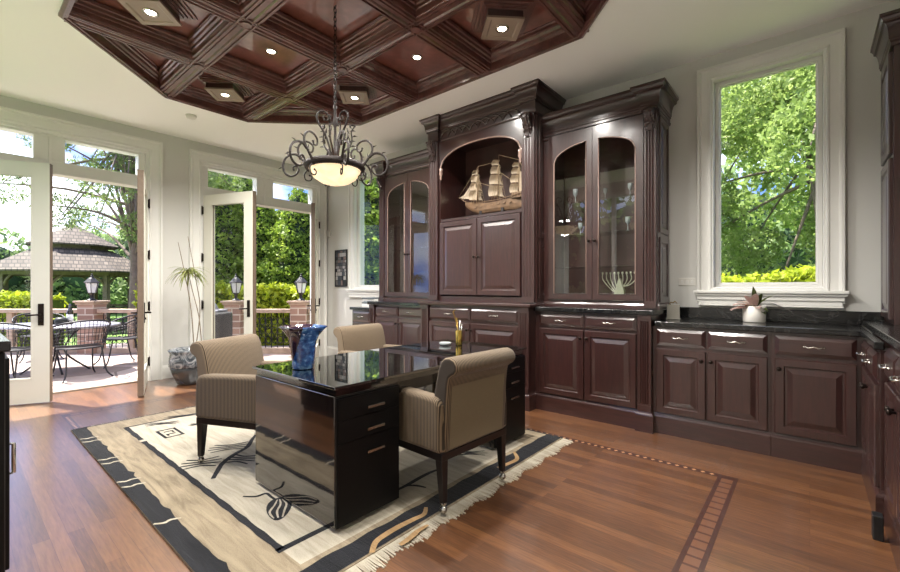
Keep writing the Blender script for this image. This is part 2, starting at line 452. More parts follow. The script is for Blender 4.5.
def beam(p0,p1):
    h=[(-.012,0.012),(-.02,0),(-.034,0),(-.038,.01),(-.05,.01),(-.054,-.002),(-.066,-.002),(-.07,.014),(-.084,.014),(-.088,.03),(-.086,.06),(-.096,.064),(-.1,.085),(-.115,.09),(-.12,.11),(-.132,.115),(-.134,.13),(-.134,ZP-ZC)]
    full=h[::-1]+[(-a,b) for a,b in h]
    mb=MB(); mb.sweep([L(p0),L(p1)],[(a,b+z-.012) for a,b in full]); mb.build('beam',M['coffer'],cof)
BX=[-4.2,-3.26,-2.32,-1.38]; BY=[1.46,2.33]
for x in BX: beam((x,.56),(x,3.23))
for y in BY: beam((-5.1,y),(-.48,y))
for x in BX:
    for y in BY:
        MB().prism([(L((x,y))[0]+.04*cos(a),L((x,y))[1]+.04*sin(a)) for a in [k*pi/4 for k in range(8)]],z-.022,z-.005).build('boss',M['coffer'],cof)

# box downlights and flat downlights in the cells
def box_light(x,y,label):
    t=thing('box_downlight',label,'ceiling light',(x,y,ZP-.001),pi/4,'stepped box downlights in the coffers')
    mb=MB()
    steps=[(.225,0,-.01),(.20,-.01,-.022),(.175,-.022,-.034),(.155,-.034,-.045)]
    for (h,za,zb) in steps: mb.box(-h,h,-h,h,zb,za)
    mb.box(-.135,.135,-.135,.135,-.098,-.045,1)
    mb.build('housing',[M['coffer'],M['cab']],t)
    mb=MB(); mb.add([(-.145,-.145,-.098),(.145,-.145,-.098),(.145,.145,-.098),(-.145,.145,-.098),(-.145,-.145,-.114),(.145,-.145,-.114),(.145,.145,-.114),(-.145,.145,-.114),
      (-.11,-.11,-.114),(.11,-.11,-.114),(.11,.11,-.114),(-.11,.11,-.114),(-.1,-.1,-.106),(.1,-.1,-.106),(.1,.1,-.106),(-.1,.1,-.106)],
      [(0,1,2,3),(0,4,5,1),(1,5,6,2),(2,6,7,3),(3,7,4,0),(4,8,9,5),(5,9,10,6),(6,10,11,7),(7,11,8,4),(8,12,13,9),(9,13,14,10),(10,14,15,11),(11,15,12,8),(12,15,14,13)])
    mb.build('trim_plate',M['coftrim'],t)
    mb=MB().lathe([(.052,-.106),(.052,-.111),(.04,-.113),(.036,-.108)],20); mb.build('ring',M['nickel'],t)
    mb=MB().lathe([(.034,-.106),(.034,-.109),(0.0001,-.11)],20); mb.build('lamp',M['bulb'],t)
    return t
M['coftrim']=simple('bronzed_trim_plate',(140,122,108),.35,coat=.3)
def flat_light(x,y,label):
    t=thing('recessed_downlight',label,'ceiling light',(x,y,ZP),0,'small recessed downlights in the coffers')
    mb=MB().lathe([(.05,0),(.05,-.006),(.036,-.008),(.034,-.002)],20); mb.build('ring',M['nickel'],t)
    mb=MB().lathe([(.034,-.001),(.034,-.005),(.0001,-.006)],20); mb.build('lamp',M['bulb'],t)
    return t
cx=[-4.72,-3.73,-2.79,-1.85,-.86]; cy=[.97,1.895,2.82]
box_pos=[(cx[1],cy[0],'stepped mahogany box downlight nearest the patio doors, cut by the photo top edge'),
 (cx[3],cy[2],'stepped box downlight in the coffer above the gap between tall cabinets, glowing amber'),
 (cx[1],cy[2],'stepped box downlight just right of the chandelier stem'),
 (cx[0],cy[1],'stepped box downlight in the leftmost end coffer, left of the chandelier'),
 (cx[3],cy[0],None),(cx[4],cy[1],None)]
bl=None
for (x,y,lb) in box_pos:
    lb=lb or 'stepped box downlight on the near side of the coffered ceiling'
    o=box_light(x,y,lb) if bl is None else copy_tree(bl,lb,(x,y,ZP-.001)); bl=bl or o
fl=None
for (x,y,lb) in [(cx[1],cy[1],'small recessed downlight in the pale coffer left of the chandelier stem'),(cx[2],cy[2],'small recessed downlight in the red coffer right of the chandelier stem'),(cx[3],cy[1],'small recessed downlight in the middle row, right end'),(cx[2],cy[0],'small recessed downlight in the near row')]:
    o=flat_light(x,y,lb) if fl is None else copy_tree(fl,lb,(x,y,ZP)); fl=fl or o

# ---- window casing + sash on a wall; local: face -y, x along wall
def nestedU(mb,x0,x1,zt,loops,m=0,z0=0):
    vs=[]
    for (i,y) in loops: vs+=[(x0+i,y,z0),(x0+i,y,zt-i),(x1-i,y,zt-i),(x1-i,y,z0)]
    fs=[]
    for k in range(len(loops)-1):
        for j in range(3): a=4*k+j; fs.append((a,a+1,a+5,a+4))
    n=len(loops)
    mb.add(vs,fs,m)
    return mb
CAS=[(0,0),(0,-.03),(.006,-.042),(.022,-.042),(.03,-.026),(.038,-.022),(.088,-.022),(.094,-.03),(.104,-.03),(.11,-.018),(.12,-.018),(.125,-.012),(.125,.07)]
def window(n,x0,x1,z0,z1,wall='back',xo=0.0):
    if wall=='back': loc,rz=(0,YB,0),0
    c=MB(); c.nested(x0,x1,z0,z1,CAS,hole=True)
    s=struct('trim_%d'%n,c,M['trim'],loc=loc)
    i=.125
    g=MB(); g.nested(x0+i,x1-i,z0+i,z1-i,[(0,.07),(0,.05),(.004,.046),(.03,.046),(.035,.06),(.042,.06),(.042,.085),(0,.085),(0,.07)],hole=True)
    w=struct('window_%d'%n,g,M['trim'],loc=loc)
    p=MB(); p.box(x0+i+.035,x1-i-.035,.068,.074,z0+i+.035,z1-i-.035); p.build('pane',M['pane'],w)
    # sill
    b=MB(); b.box(x0-.018,x1+.018,-.085,0,1.135,1.16); b.box(x0-.01,x1+.01,-.07,0,1.115,1.135); b.box(x0+.005,x1-.005,-.056,0,1.08,1.115); b.box(x0+.015,x1-.015,-.045,0,1.04,1.08); b.box(x0+.01,x1-.01,-.052,0,1.03,1.04)
    b.box(x0+.12,x1-.12,0,.07,1.15,1.189)
    struct('trim_%d'%(n+10),b,M['trim'],loc=loc,bevel=.005)
window(1,-.756,.201,1.06,3.085)
window(2,2*XC-.201,2*XC+.756,1.06,3.085)

# ---- french doors on the left wall. local x = world y; local -y faces the room
def surround(n,a,b):
    rz=pi/2; loc=(XL,0,0)
    c=MB(); nestedU(c,a-.18,b+.18,3.066,[(0,0),(0,-.03),(.006,-.045),(.026,-.045),(.036,-.028),(.05,-.022),(.12,-.022),(.128,-.032),(.142,-.032),(.15,-.018),(.18,-.014),(.18,.2)])
    o=struct('trim_%d'%n,c,M['trim'],loc=loc); o.rotation_euler.z=rz
    f=MB(); m=(a+b)/2
    f.box(a,b,.02,.16,2.47,2.60); f.box(a,b,.02,.16,2.86,2.89); f.box(m-.13,m+.13,.02,.16,2.60,2.86); f.box(a,a+.07,.02,.16,2.60,2.86); f.box(b-.07,b,.02,.16,2.60,2.86)
    f.box(a,b,.0,.17,2.455,2.475); f.box(m-.012,m+.012,.008,.02,2.475,2.86)
    f.box(a,a+.02,.06,.18,0,2.47); f.box(b-.02,b,.06,.18,0,2.47)
    o=struct('trim_%d'%(n+1),f,M['trim'],loc=loc,bevel=.004); o.rotation_euler.z=rz
    t=MB().box(a,b,-.02,.22,0.0,.018); o=struct('trim_%d'%(n+2),t,simple('threshold_wood',(138,124,112),.5),loc=loc); o.rotation_euler.z=rz
for n,(a,b) in ((20,D1),(30,D2)): surround(n,a,b)
k=3
for (a,b) in (D1,D2):
    m=(a+b)/2
    for (p,q) in ((a+.07,m-.13),(m+.13,b-.07)):
        g=MB(); g.box(p-.01,q+.01,.08,.088,2.59,2.87); o=struct('window_%d'%k,g,M['pane'],loc=(XL,0,0)); o.rotation_euler.z=pi/2; k+=1

def leaf(n,hx,hy,rz,side,w=.875,z1=2.455):
    """side=-1: room face looks to local -y; +1: to local +y"""
    st,tr,br=.135,.13,.25
    s=side
    f=MB()
    def lay(y0,y1,m):
        f.box(0,st,y0,y1,.012,z1,m); f.box(w-st,w,y0,y1,.012,z1,m)
        f.box(st,w-st,y0,y1,.012,br,m); f.box(st,w-st,y0,y1,z1-tr,z1,m)
    lay(0,s*.034,0); lay(0,-s*.022,1)
    e=MB()
    root=f.build('door_%d'%n,[M['cream'],M['edge']]); root['kind']='structure'
    root.location=(hx,hy,0); root.rotation_euler.z=rz
    # glazing bead
    b=MB()
    for yy in (s*.036,-s*.024):
        y0,y1=min(yy,yy-s*.008*(1 if yy*s>0 else -1)),max(yy,yy-s*.008*(1 if yy*s>0 else -1))
        b.box(st-.001,st+.014,y0,y1,br,z1-tr); b.box(w-st-.014,w-st+.001,y0,y1,br,z1-tr); b.box(st,w-st,y0,y1,br-.001,br+.014); b.box(st,w-st,y0,y1,z1-tr-.014,z1-tr+.001)
    b.build('glazing_bead',M['cream'],root)
    g=MB().box(st-.01,w-st+.01,.003,.009,br-.01,z1-tr+.01); g.build('glass_pane',M['pane'],root)
    e=MB().box(w,w+.004,-s*.022,s*.034,.012,z1); e.build('edge_strip',M['edge'],root)
    h=MB()
    for q in (1,-1):
        yb=s*.034 if q==1 else -s*.022
        d=s*q
        h.box(w-.09,w-.045,yb,yb+d*.008,.80,1.02)
        h.tube([(w-.068,yb,.91),(w-.068,yb+d*.05,.91),(w-.075,yb+d*.055,.91),(w-.17,yb+d*.055,.905)],.009,8)
        h.tube([(w-.068,yb,.845),(w-.068,yb+d*.02,.845)],.012,10)
    h.build('lever_handle',M['bronze'],root)
    for zz in (.25,.95,1.6,2.25):
        q=MB(); q.box(-.012,.004,s*.01,s*.05,zz-.05,zz+.05); q.tube([(-.006,s*.05,zz-.06),(-.006,s*.05,zz+.06)],.008,8); q.build('hinge',M['bronze'],root)
    return root
leaf(1,XL+.03,D1[0]+.02,R(63),-1,w=.93)
leaf(2,XL+.03,D1[1]-.02,R(-16.5),1,w=.93)
leaf(3,XL+.03,D2[0]+.02,R(20),-1)
leaf(4,XL+.03,D2[1]-.02,R(-36),1)

# baseboards
def baseboard(name,path):
    mb=MB(); mb.sweep(path,[(0,.17),(.008,.17),(.012,.155),(.018,.14),(.018,0),(0,0)]); struct(name,mb,M['trim'])
baseboard('baseboard_left',[(XL,D1[1]+.18),(XL,D2[0]-.18)])
baseboard('baseboard_back',[(XL,YB),(-5.03,YB)])
for i,(a,b,c,d) in enumerate(FW):
    n=50+i
    g=MB(); s=.08
    # frame in the front wall opening
    for (p,q,r,t) in ((a,a+s,c,d),(b-s,b,c,d),(a+s,b-s,c,c+s),(a+s,b-s,d-s,d)): g.box(p,q,YF-.14,YF-.04,r,t)
    nm=int((b-a)/.8)
    for j in range(1,nm): xx=a+(b-a)*j/nm; g.box(xx-.03,xx+.03,YF-.14,YF-.04,c+s,d-s)
    w=struct('window_%d'%(7+i),g,M['trim']); 

# small wall things
o=MB().lathe([(.0001,-.035),(.045,-.033),(.055,-.02),(.058,0)],24,M=None).build('smoke_detector',M['plate'],loc=(-5.5,1.83,ZC)); tag(o,'small round white smoke detector on the ceiling between the patio doors','smoke detector')
mb=MB(); mb.box(-.035,.035,-.035,0,-.05,.05); mb.box(-.022,.022,-.04,-.035,-.035,.03,0)
o=mb.build('motion_sensor',M['plate'],loc=(-6.33,YB-.001,2.12),bevel=.008); tag(o,'small white motion sensor high on the wall beside right patio door','sensor')
t=thing('switch_plate','white multi gang switch plate on wall left of the right window','switch',(-.835,YB,1.235))
mb=MB().nested(-.07,.07,-.035,.035,[(0,0),(0,-.006),(.004,-.009)]); mb.build('plate',M['plate'],t)
for i in range(3): mb=MB().box(-.05+i*.04,-.03+i*.04,-.013,-.009,-.016,.016); mb.build('switch',M['trim'],t,bevel=.002)

# picture of many small photographs
t=thing('picture_collage','tall dark framed collage of small pictures on the wall below the sensor','picture',(-6.0,YB,1.51))
mb=MB().nested(-.165,.165,-.31,.31,[(0,0),(0,-.02),(.004,-.024),(.012,-.024),(.014,-.014)]); mb.build('frame',M['black'],t)
mb=MB(); rnd=random.Random(5); mats=[M['black'],simple('photo_pale',(150,146,142),.5),simple('photo_grey',(90,86,84),.5),simple('photo_blush',(110,90,82),.5),simple('photo_slate',(50,54,60),.5)]
z=-.29
while z<.27:
    h=rnd.choice([.05,.07,.09]); x=-.145
    while x<.13:
        w=rnd.choice([.045,.065,.085]); w=min(w,.145-x)
        if w>.02: mb.box(x+.004,x+w-.004,-.019,-.0142,z+.004,min(z+h,.292)-.004,rnd.randrange(0,5))
        x+=w
    z+=h
mb.build('prints',mats,t)

# ================================================================= CABINETRY (local: front at y=0, back +y, x from 0)
DOORL=[(0,0),(0,-.016),(.004,-.021),(.05,-.021),(.056,-.011),(.066,-.011),(.072,-.0125),(.098,-.021),(.1,-.0215)]
DRAWL=[(0,0),(0,-.01),(.006,-.013),(.026,-.024)]
def knob(parent,x,y,z):
    mb=MB(); Mx=Matrix.Translation((x,y,z))@Matrix.Rotation(pi/2,4,'X')
    mb.lathe([(.006,0),(.006,.012),(.014,.018),(.015,.026),(.009,.031),(.0001,.032)],14,M=Mx); return mb.build('knob',M['bronze'],parent)
def pull(parent,x,y,z,mat='nickel',w=.05):
    mb=MB(); pts=[(x+w*c,y-.026*sqrt(max(0,1-abs(c)**4))-.002,z+.004*cos(c*6)) for c in [i/8-1 for i in range(17)]]
    mb.tube(pts,[.006-.002*abs(i/8-1) for i in range(17)],8); 
    for s in (-1,1): mb.lathe([(.009,0),(.007,.006),(.003,.01)],10,M=Matrix.Translation((x+s*w,y,z))@Matrix.Rotation(pi/2,4,'X'))
    return mb.build('handle',M[mat],parent)
def door(parent,x0,x1,z0,z1,hinge='l',y=0):
    d=MB().nested(x0,x1,z0,z1,[(a,b+y) for a,b in DOORL]).build('door',M['cab'],parent)
    knob(d,(x1-.025) if hinge=='l' else (x0+.025),y-.021,z1-.07 if z1<1.05 else z0+.42)
    return d
def drawer(parent,x0,x1,z0,z1,y=0,mat='nickel'):
    d=MB().nested(x0,x1,z0,z1,[(a,b+y) for a,b in DRAWL]).build('drawer',M['cabx'],parent)
    pull(d,(x0+x1)/2,y-.024,(z0+z1)/2,mat); return d
def pilaster(parent,x0,x1,z0,z1,y=0,d=.03,n=4,name='pilaster'):
    w=x1-x0; m_=w*.14; fw=(w-2*m_)/n
    pts=[(x0,y),(x0,y-d)]
    for i in range(n):
        a=x0+m_+i*fw
        for (u,v) in ((.12,0),(.22,.6),(.5,1),(.78,.6),(.88,0)): pts.append((a+fw*u,y-d+.009*v))
    pts+=[(x1,y-d),(x1,y)]
    mb=MB().prism(pts,z0+.06,z1-.05)
    mb.box(x0,x1,y-d,y,z0,z0+.06); mb.box(x0,x1,y-d,y,z1-.05,z1)
    mb.box(x0-.0,x1+.0,y-d-.008,y-d,z0,z0+.05); mb.box(x0,x1,y-d-.006,y-d,z1-.03,z1)
    return mb.build(name,M['cab'],parent)
PL=[(0,.165),(.004,.164),(.008,.152),(.015,.146),(.019,.135),(.02,.0),(0,0)]
def plinth(parent,path,prof=PL,name='plinth'):
    return MB().sweep(path,prof).build(name,M['cabx'],parent)
def crownprof(z0,z1,p):
    h=z1-z0
    a=[(0,z0),(.014,z0),(.014,z0+.1*h),(.022,z0+.14*h),(.022,z0+.2*h)]
    for i in range(7):
        t=i/6; a.append((.026+(p-.05)*(1-cos(t*pi/2)),z0+h*(.22+.5*sin(t*pi/2))))
    a+=[(p-.016,z1-.26*h),(p-.016,z1-.2*h),(p-.008,z1-.12*h),(p,z1-.1*h),(p,z1),(0,z1)]
    return a
def crown(parent,x0,x1,y0,yb,z0,z1,p,caps=(),name='crown',mat='cabx',d=.03):
    mb=MB(); pr=crownprof(z0,z1,p)
    mb.sweep([(x0,yb),(x0,y0),(x1,y0),(x1,yb)],pr)
    for (a,b) in caps: mb.sweep([(a,y0+.02),(a,y0-d),(b,y0-d),(b,y0+.02)],pr)
    return mb.build(name,M[mat],parent)
def corbel(parent,x,y,z,w=.09,h=.2):
    """carved scroll bracket, top at z"""
    mb=MB(); prof=[]
    for i in range(17):
        t=i/16; d=.055*(1-t)**.8+.018*sin(t*pi*2)*(1-t*.4)+.012
        prof.append((y-d,z-h*t))
    pts=[(y,z)]+prof+[(y,z-h)]
    mb.prism(pts,x-w*.2,x+w*.2,'x')
    for s in (-1,1):
        mb.prism([(y,z)]+[(a+.012+.006*sin(i*1.5),b) for i,(a,b) in enumerate(prof)]+[(y,z-h)],x+s*w*.2,x+s*w*.42,'x')
        for k in range(4):
            zz=z-h*(.12+.2*k); dd=.05*(1-k*.2)
            mb.tube([(x,y-dd-.012,zz),(x+s*w*.25,y-dd,zz+.012),(x+s*w*.48,y-dd*.55,zz-.012)],[.009,.01,.004],6)
    mb.tube([(x-w*.5,y-.05,z-.012),(x+w*.5,y-.05,z-.012)],.014,10)
    return mb.build('corbel',M['cab'],parent)

def base_unit(name,label,x0,yf,w,depth,H,cols,zd=None,pil=(),group=None,rz=0,plpath=None,rootloc=None,z0=.17,drz=None,cat='cabinet',pulls='nickel',pd=.03):
    t=thing(name,label,cat,rootloc or (x0,yf,0),rz,group)
    MB().box(0,w,0,depth,0,H).build('body',M['cab'],t)
    for (a,b,h) in cols:
        door(t,a,b,z0,zd,h); drawer(t,a,b,drz[0],drz[1],mat=pulls)
    for (a,b) in pil: pilaster(t,a,b,.165,H,d=pd)
    path=plpath or [(0,0),(w,0)]
    plinth(t,path); return t

# centre base
t=base_unit('base_cabinet','wide mahogany base cabinet below the ship niche, fluted corner posts',XC-.72,3.63,1.44,YB-3.63-.002,.985,[(.12,.715,'l'),(.725,1.32,'r')],zd=.80,drz=(.825,.965),pil=((0,.115),(1.325,1.44)),
   plpath=[(0,.63),(0,-.03),(.12,-.03),(.12,0),(1.32,0),(1.32,-.03),(1.44,-.03),(1.44,.63)])
t=thing('cabinet_ledge','moulded mahogany ledge capping the centre base cabinet','ledge',(XC,3.63,.985))
MB().sweep([(-.72,.63),(-.72,-.03),(.72,-.03),(.72,.63)],[(0,0),(.01,0),(.016,.012),(.026,.016),(.026,.034),(.02,.04),(0,.04)]).build('moulding',M['cabx'],t)
MB().box(-.72,.72,-.03,.63,.0,.04).build('slab',M['cabx'],t)
# hutch bases
def hutch_base(x0,label,mirror=False):
    w=1.07
    P=((w-.1,w),) if not mirror else ((0,.1),)
    o=.05 if not mirror else .11
    c=[(o,o+.445,'l'),(o+.455,o+.9,'r')]
    pp=[(0,0),(w-.1,0),(w-.1,-.03),(w,-.03),(w,.53)] if not mirror else [(0,.53),(0,-.03),(.1,-.03),(.1,0),(w,0)]
    return base_unit('base_cabinet',label,x0,3.73,w,YB-3.73-.002,.955,c,zd=.795,drz=(.815,.935),pil=P,plpath=pp)
hutch_base(XC+.722,'mahogany base cabinet under the glass hutch right of the ship, two doors two drawers')
hutch_base(XC-.722-1.07,'mahogany base cabinet under the left glass hutch, behind the far chair',True)
def slab(name,label,x0,x1,y0,y1,z0,z1,mat='granite'):
    o=MB().box(x0,x1,y0,y1,z0,z1).build(name,M[mat],bevel=.006); return tag(o,label,'worktop')
slab('granite_ledge','dark granite ledge under the glass hutch right of the ship',XC+.724,XC+1.815,3.682,YB-.002,.957,.998)
slab('granite_ledge','dark granite ledge under the left glass hutch',XC-1.815,XC-.724,3.682,YB-.002,.957,.998)
# low units
base_unit('low_cabinet','small low mahogany cabinet at the far left holding papers',-5.01,3.75,.43,YB-3.75-.002,.868,[(.03,.40,'l')],zd=.69,drz=(.705,.85),plpath=[(0,.5),(0,0),(.43,0)])
slab('small_worktop','small dark granite worktop of the low cabinet below the left window',-5.035,-4.60,3.715,YB-.002,.87,.908)
base_unit('low_cabinet','low two door mahogany cabinet under the left half of right window',-.985,3.75,.775,YB-3.75-.002,.868,[(.03,.377,'l'),(.39,.757,'r')],zd=.69,drz=(.715,.852))
base_unit('low_cabinet','low single door mahogany cabinet in the corner under the right window',-.208,3.75,.475,YB-3.75-.002,.868,[(.02,.437,'r')],zd=.69,drz=(.715,.852))
mb=MB(); mb.prism([(-.965,3.715),(.245,3.715),(.245,3.0),(.284,3.0),(.284,YB-.002),(-.965,YB-.002)],.87,.91)
tag(mb.build('granite_worktop',M['granite'],bevel=.006),'long black granite worktop running below the right window into the corner','worktop')
tag(MB().box(-.963,.285,YB-.022,YB-.002,.911,1.01).box(.285,.398,YB-.022,YB-.002,.9515,1.01).build('backsplash',M['granite'],bevel=.003),'low black granite upstand against the wall under right window','backsplash')
# right wall run (rotated: local x -> world -y)
t=base_unit('low_cabinet','shallow mahogany cabinet with drawer on the right wall, in the corner',0,0,.73,.028,.868,[(.03,.355,'l'),(.37,.70,'r')],zd=.69,drz=(.715,.852),rz=-pi/2,rootloc=(.27,3.748,0),plpath=[(0,0),(.73,0),(.73,.028)])
t=base_unit('low_cabinet','tall sided mahogany cabinet at the right edge of photo',0,0,1.5,.58,.905,[(.78,1.12,'l'),(1.13,1.47,'r')],zd=.72,drz=(.745,.885),rz=-pi/2,rootloc=(.30,3.748,0),plpath=[(.735,0),(1.5,0),(1.5,.58)])
slab('granite_worktop','raised black granite worktop at the right edge beneath tall cabinet',.286,XR-.002,2.22,YB-.002,.911,.95)
o=MB().box(.225,.262,2.80,2.86,.0,.115).build('plinth_block',M['black'],bevel=.004); tag(o,'small black plinth block at the foot of the right wall cabinets','block')

# ------------ arched glass front
def arch_front(mb,x0,x1,z0,z1,ox0,ox1,oz0,fn,y0,y1,n=14,m=0):
    mb.box(x0,ox0,y0,y1,z0,z1,m); mb.box(ox1,x1,y0,y1,z0,z1,m); mb.box(ox0,ox1,y0,y1,z0,oz0,m)
    xs=[ox0+(ox1-ox0)*i/n for i in range(n+1)]
    vs=[]; 
    for x in xs: vs+=[(x,y0,fn(x)),(x,y1,fn(x)),(x,y0,z1),(x,y1,z1)]
    fs=[]
    for i in range(n):
        a=4*i;b=a+4; fs+=[(a,b,b+2,a+2),(a+1,a+3,b+3,b+1),(a,a+1,b+1,b),(a+2,b+2,b+3,a+3)]
    mb.add(vs,fs,m)
def hutch_upper(x0,label,mirror):
    """x0..x0+1.07, front y 3.90, z .998 .. 2.90"""
    w=1.07; t=thing('glass_hutch',label,'cabinet',(x0,3.90,.998)); dz=-.998
    D=YB-3.90-.002; pl=(w-.105,w) if not mirror else (0,.105)
    d0=.06 if not mirror else .11
    dx0,dx1=d0,d0+.9; seam=(dx0+dx1)/2
    zb,zt=1.07+dz,2.68+dz
    c=MB()
    c.box(0,d0+.0,0,D,0,2.72+dz); c.box(dx1,w,0,D,0,2.72+dz)           # sides
    c.box(d0,dx1,0,D,0,.068); c.box(d0,dx1,0,D,2.685+dz,2.72+dz); c.box(d0,dx1,D-.02,D,.068,2.685+dz)
    c.build('carcass',M['cab'],t)
    lin_=MB(); lin_.box(d0+.001,dx1-.001,D-.026,D-.021,.07,2.68+dz); lin_.build('back_panel',M['cabin'],t)
    for zz in (1.38,1.70,2.02,2.34):
        MB().box(d0+.004,dx1-.004,.05,D-.03,zz+dz,zz+dz+.008).build('shelf',M['cabglass'],t)
    H=seam-dx0-.065
    def arch(x):
        u=min(1,abs(x-seam)/H); return 2.41+dz+.155*sqrt(max(0,1-u*u))
    for (a,b,s) in ((dx0,seam-.002,-1),(seam+.002,dx1,1)):
        dm=MB(); oa,ob=a+.065,b-.058
        if s==1: oa,ob=a+.058,b-.065
        arch_front(dm,a,b,zb,zt,oa,ob,1.125+dz,arch,-.022,0)
        dd=dm.build('door',M['cab'],t)
        # bead around the glass
        pts=[(oa,-.023,1.125+dz)]+[(oa+(ob-oa)*i/12,-.023,arch(oa+(ob-oa)*i/12)) for i in range(13)]+[(ob,-.023,1.125+dz)]
        MB().tube(pts,.0055,6,closed=True).build('bead',M['bead'],dd)
        g=MB(); n=12; xs=[oa+(ob-oa)*i/n for i in range(n+1)]
        g.prism([(oa,1.12+dz),(ob,1.12+dz)]+[(x,arch(x)+.004) for x in xs[::-1]],-.014,-.009,'y'); g.build('glass',M['cabglass'],dd)
        knob(dd,(seam-.028) if s==-1 else (seam+.028),-.022,1.62+dz)
    pilaster(t,pl[0]+.005,pl[1]-.005,.01,2.72+dz,d=.03,n=3)
    # panelled side toward the free end
    sx=w if not mirror else 0
    sp=MB(); rot=Matrix.Translation((sx,0,0))@Matrix.Rotation(pi/2 if not mirror else -pi/2,4,'Z')
    for (za,zb2) in ((.06,.62),(.66,1.66)):
        if not mirror: sp.nested(.05,D-.03,za,zb2,[(0,0),(0,-.01),(.04,-.01),(.05,-.002),(.07,-.002),(.09,-.009)],M=rot)
        else: sp.nested(-D+.03,-.05,za,zb2,[(0,0),(0,-.01),(.04,-.01),(.05,-.002),(.07,-.002),(.09,-.009)],M=rot)
    sp.build('side_panel',M['cab'],t)
    MB().sweep([(0,D),(0,-.0),(w,-.0),(w,D)] if True else [],[(0,.0),(.022,.0),(.022,.03),(.012,.045),(0,.05)]).build('foot_moulding',M['cabx'],t)
    caps=((pl[0],pl[1]),)
    if mirror: path=[(0,D),(0,0),(w,0)]
    else: path=[(0,0),(w,0),(w,D)]
    pr=crownprof(2.70+dz,2.90+dz,.085)
    m_=MB(); m_.sweep(path,pr)
    a,b=caps[0]; m_.sweep([(a,.02),(a,-.035),(b,-.035),(b,.02)] if not mirror else [(a,.02),(a,-.035),(b,-.035),(b,.02)],pr)
    m_.box(0,w,0,D,2.70+dz,2.899+dz); m_.build('crown',M['cabx'],t)
    m2=MB(); m2.sweep(path,[(0,2.66+dz),(.012,2.66+dz),(.018,2.67+dz),(.018,2.685+dz),(0,2.695+dz)]); m2.build('fillet',M['cabx'],t)
    corbel(t,(pl[0]+pl[1])/2,-.03,2.695+dz,.085,.17)
    return t
M['bead']=simple('pale_bead',(150,126,116),.25,coat=.6)
hutch_upper(XC+.722,'tall dark mahogany hutch with arched glass doors right of the ship, goblets inside',False)
hutch_upper(XC-.722-1.07,'tall mahogany glass hutch at the far left beside the small window, mirror-bright panes',True)

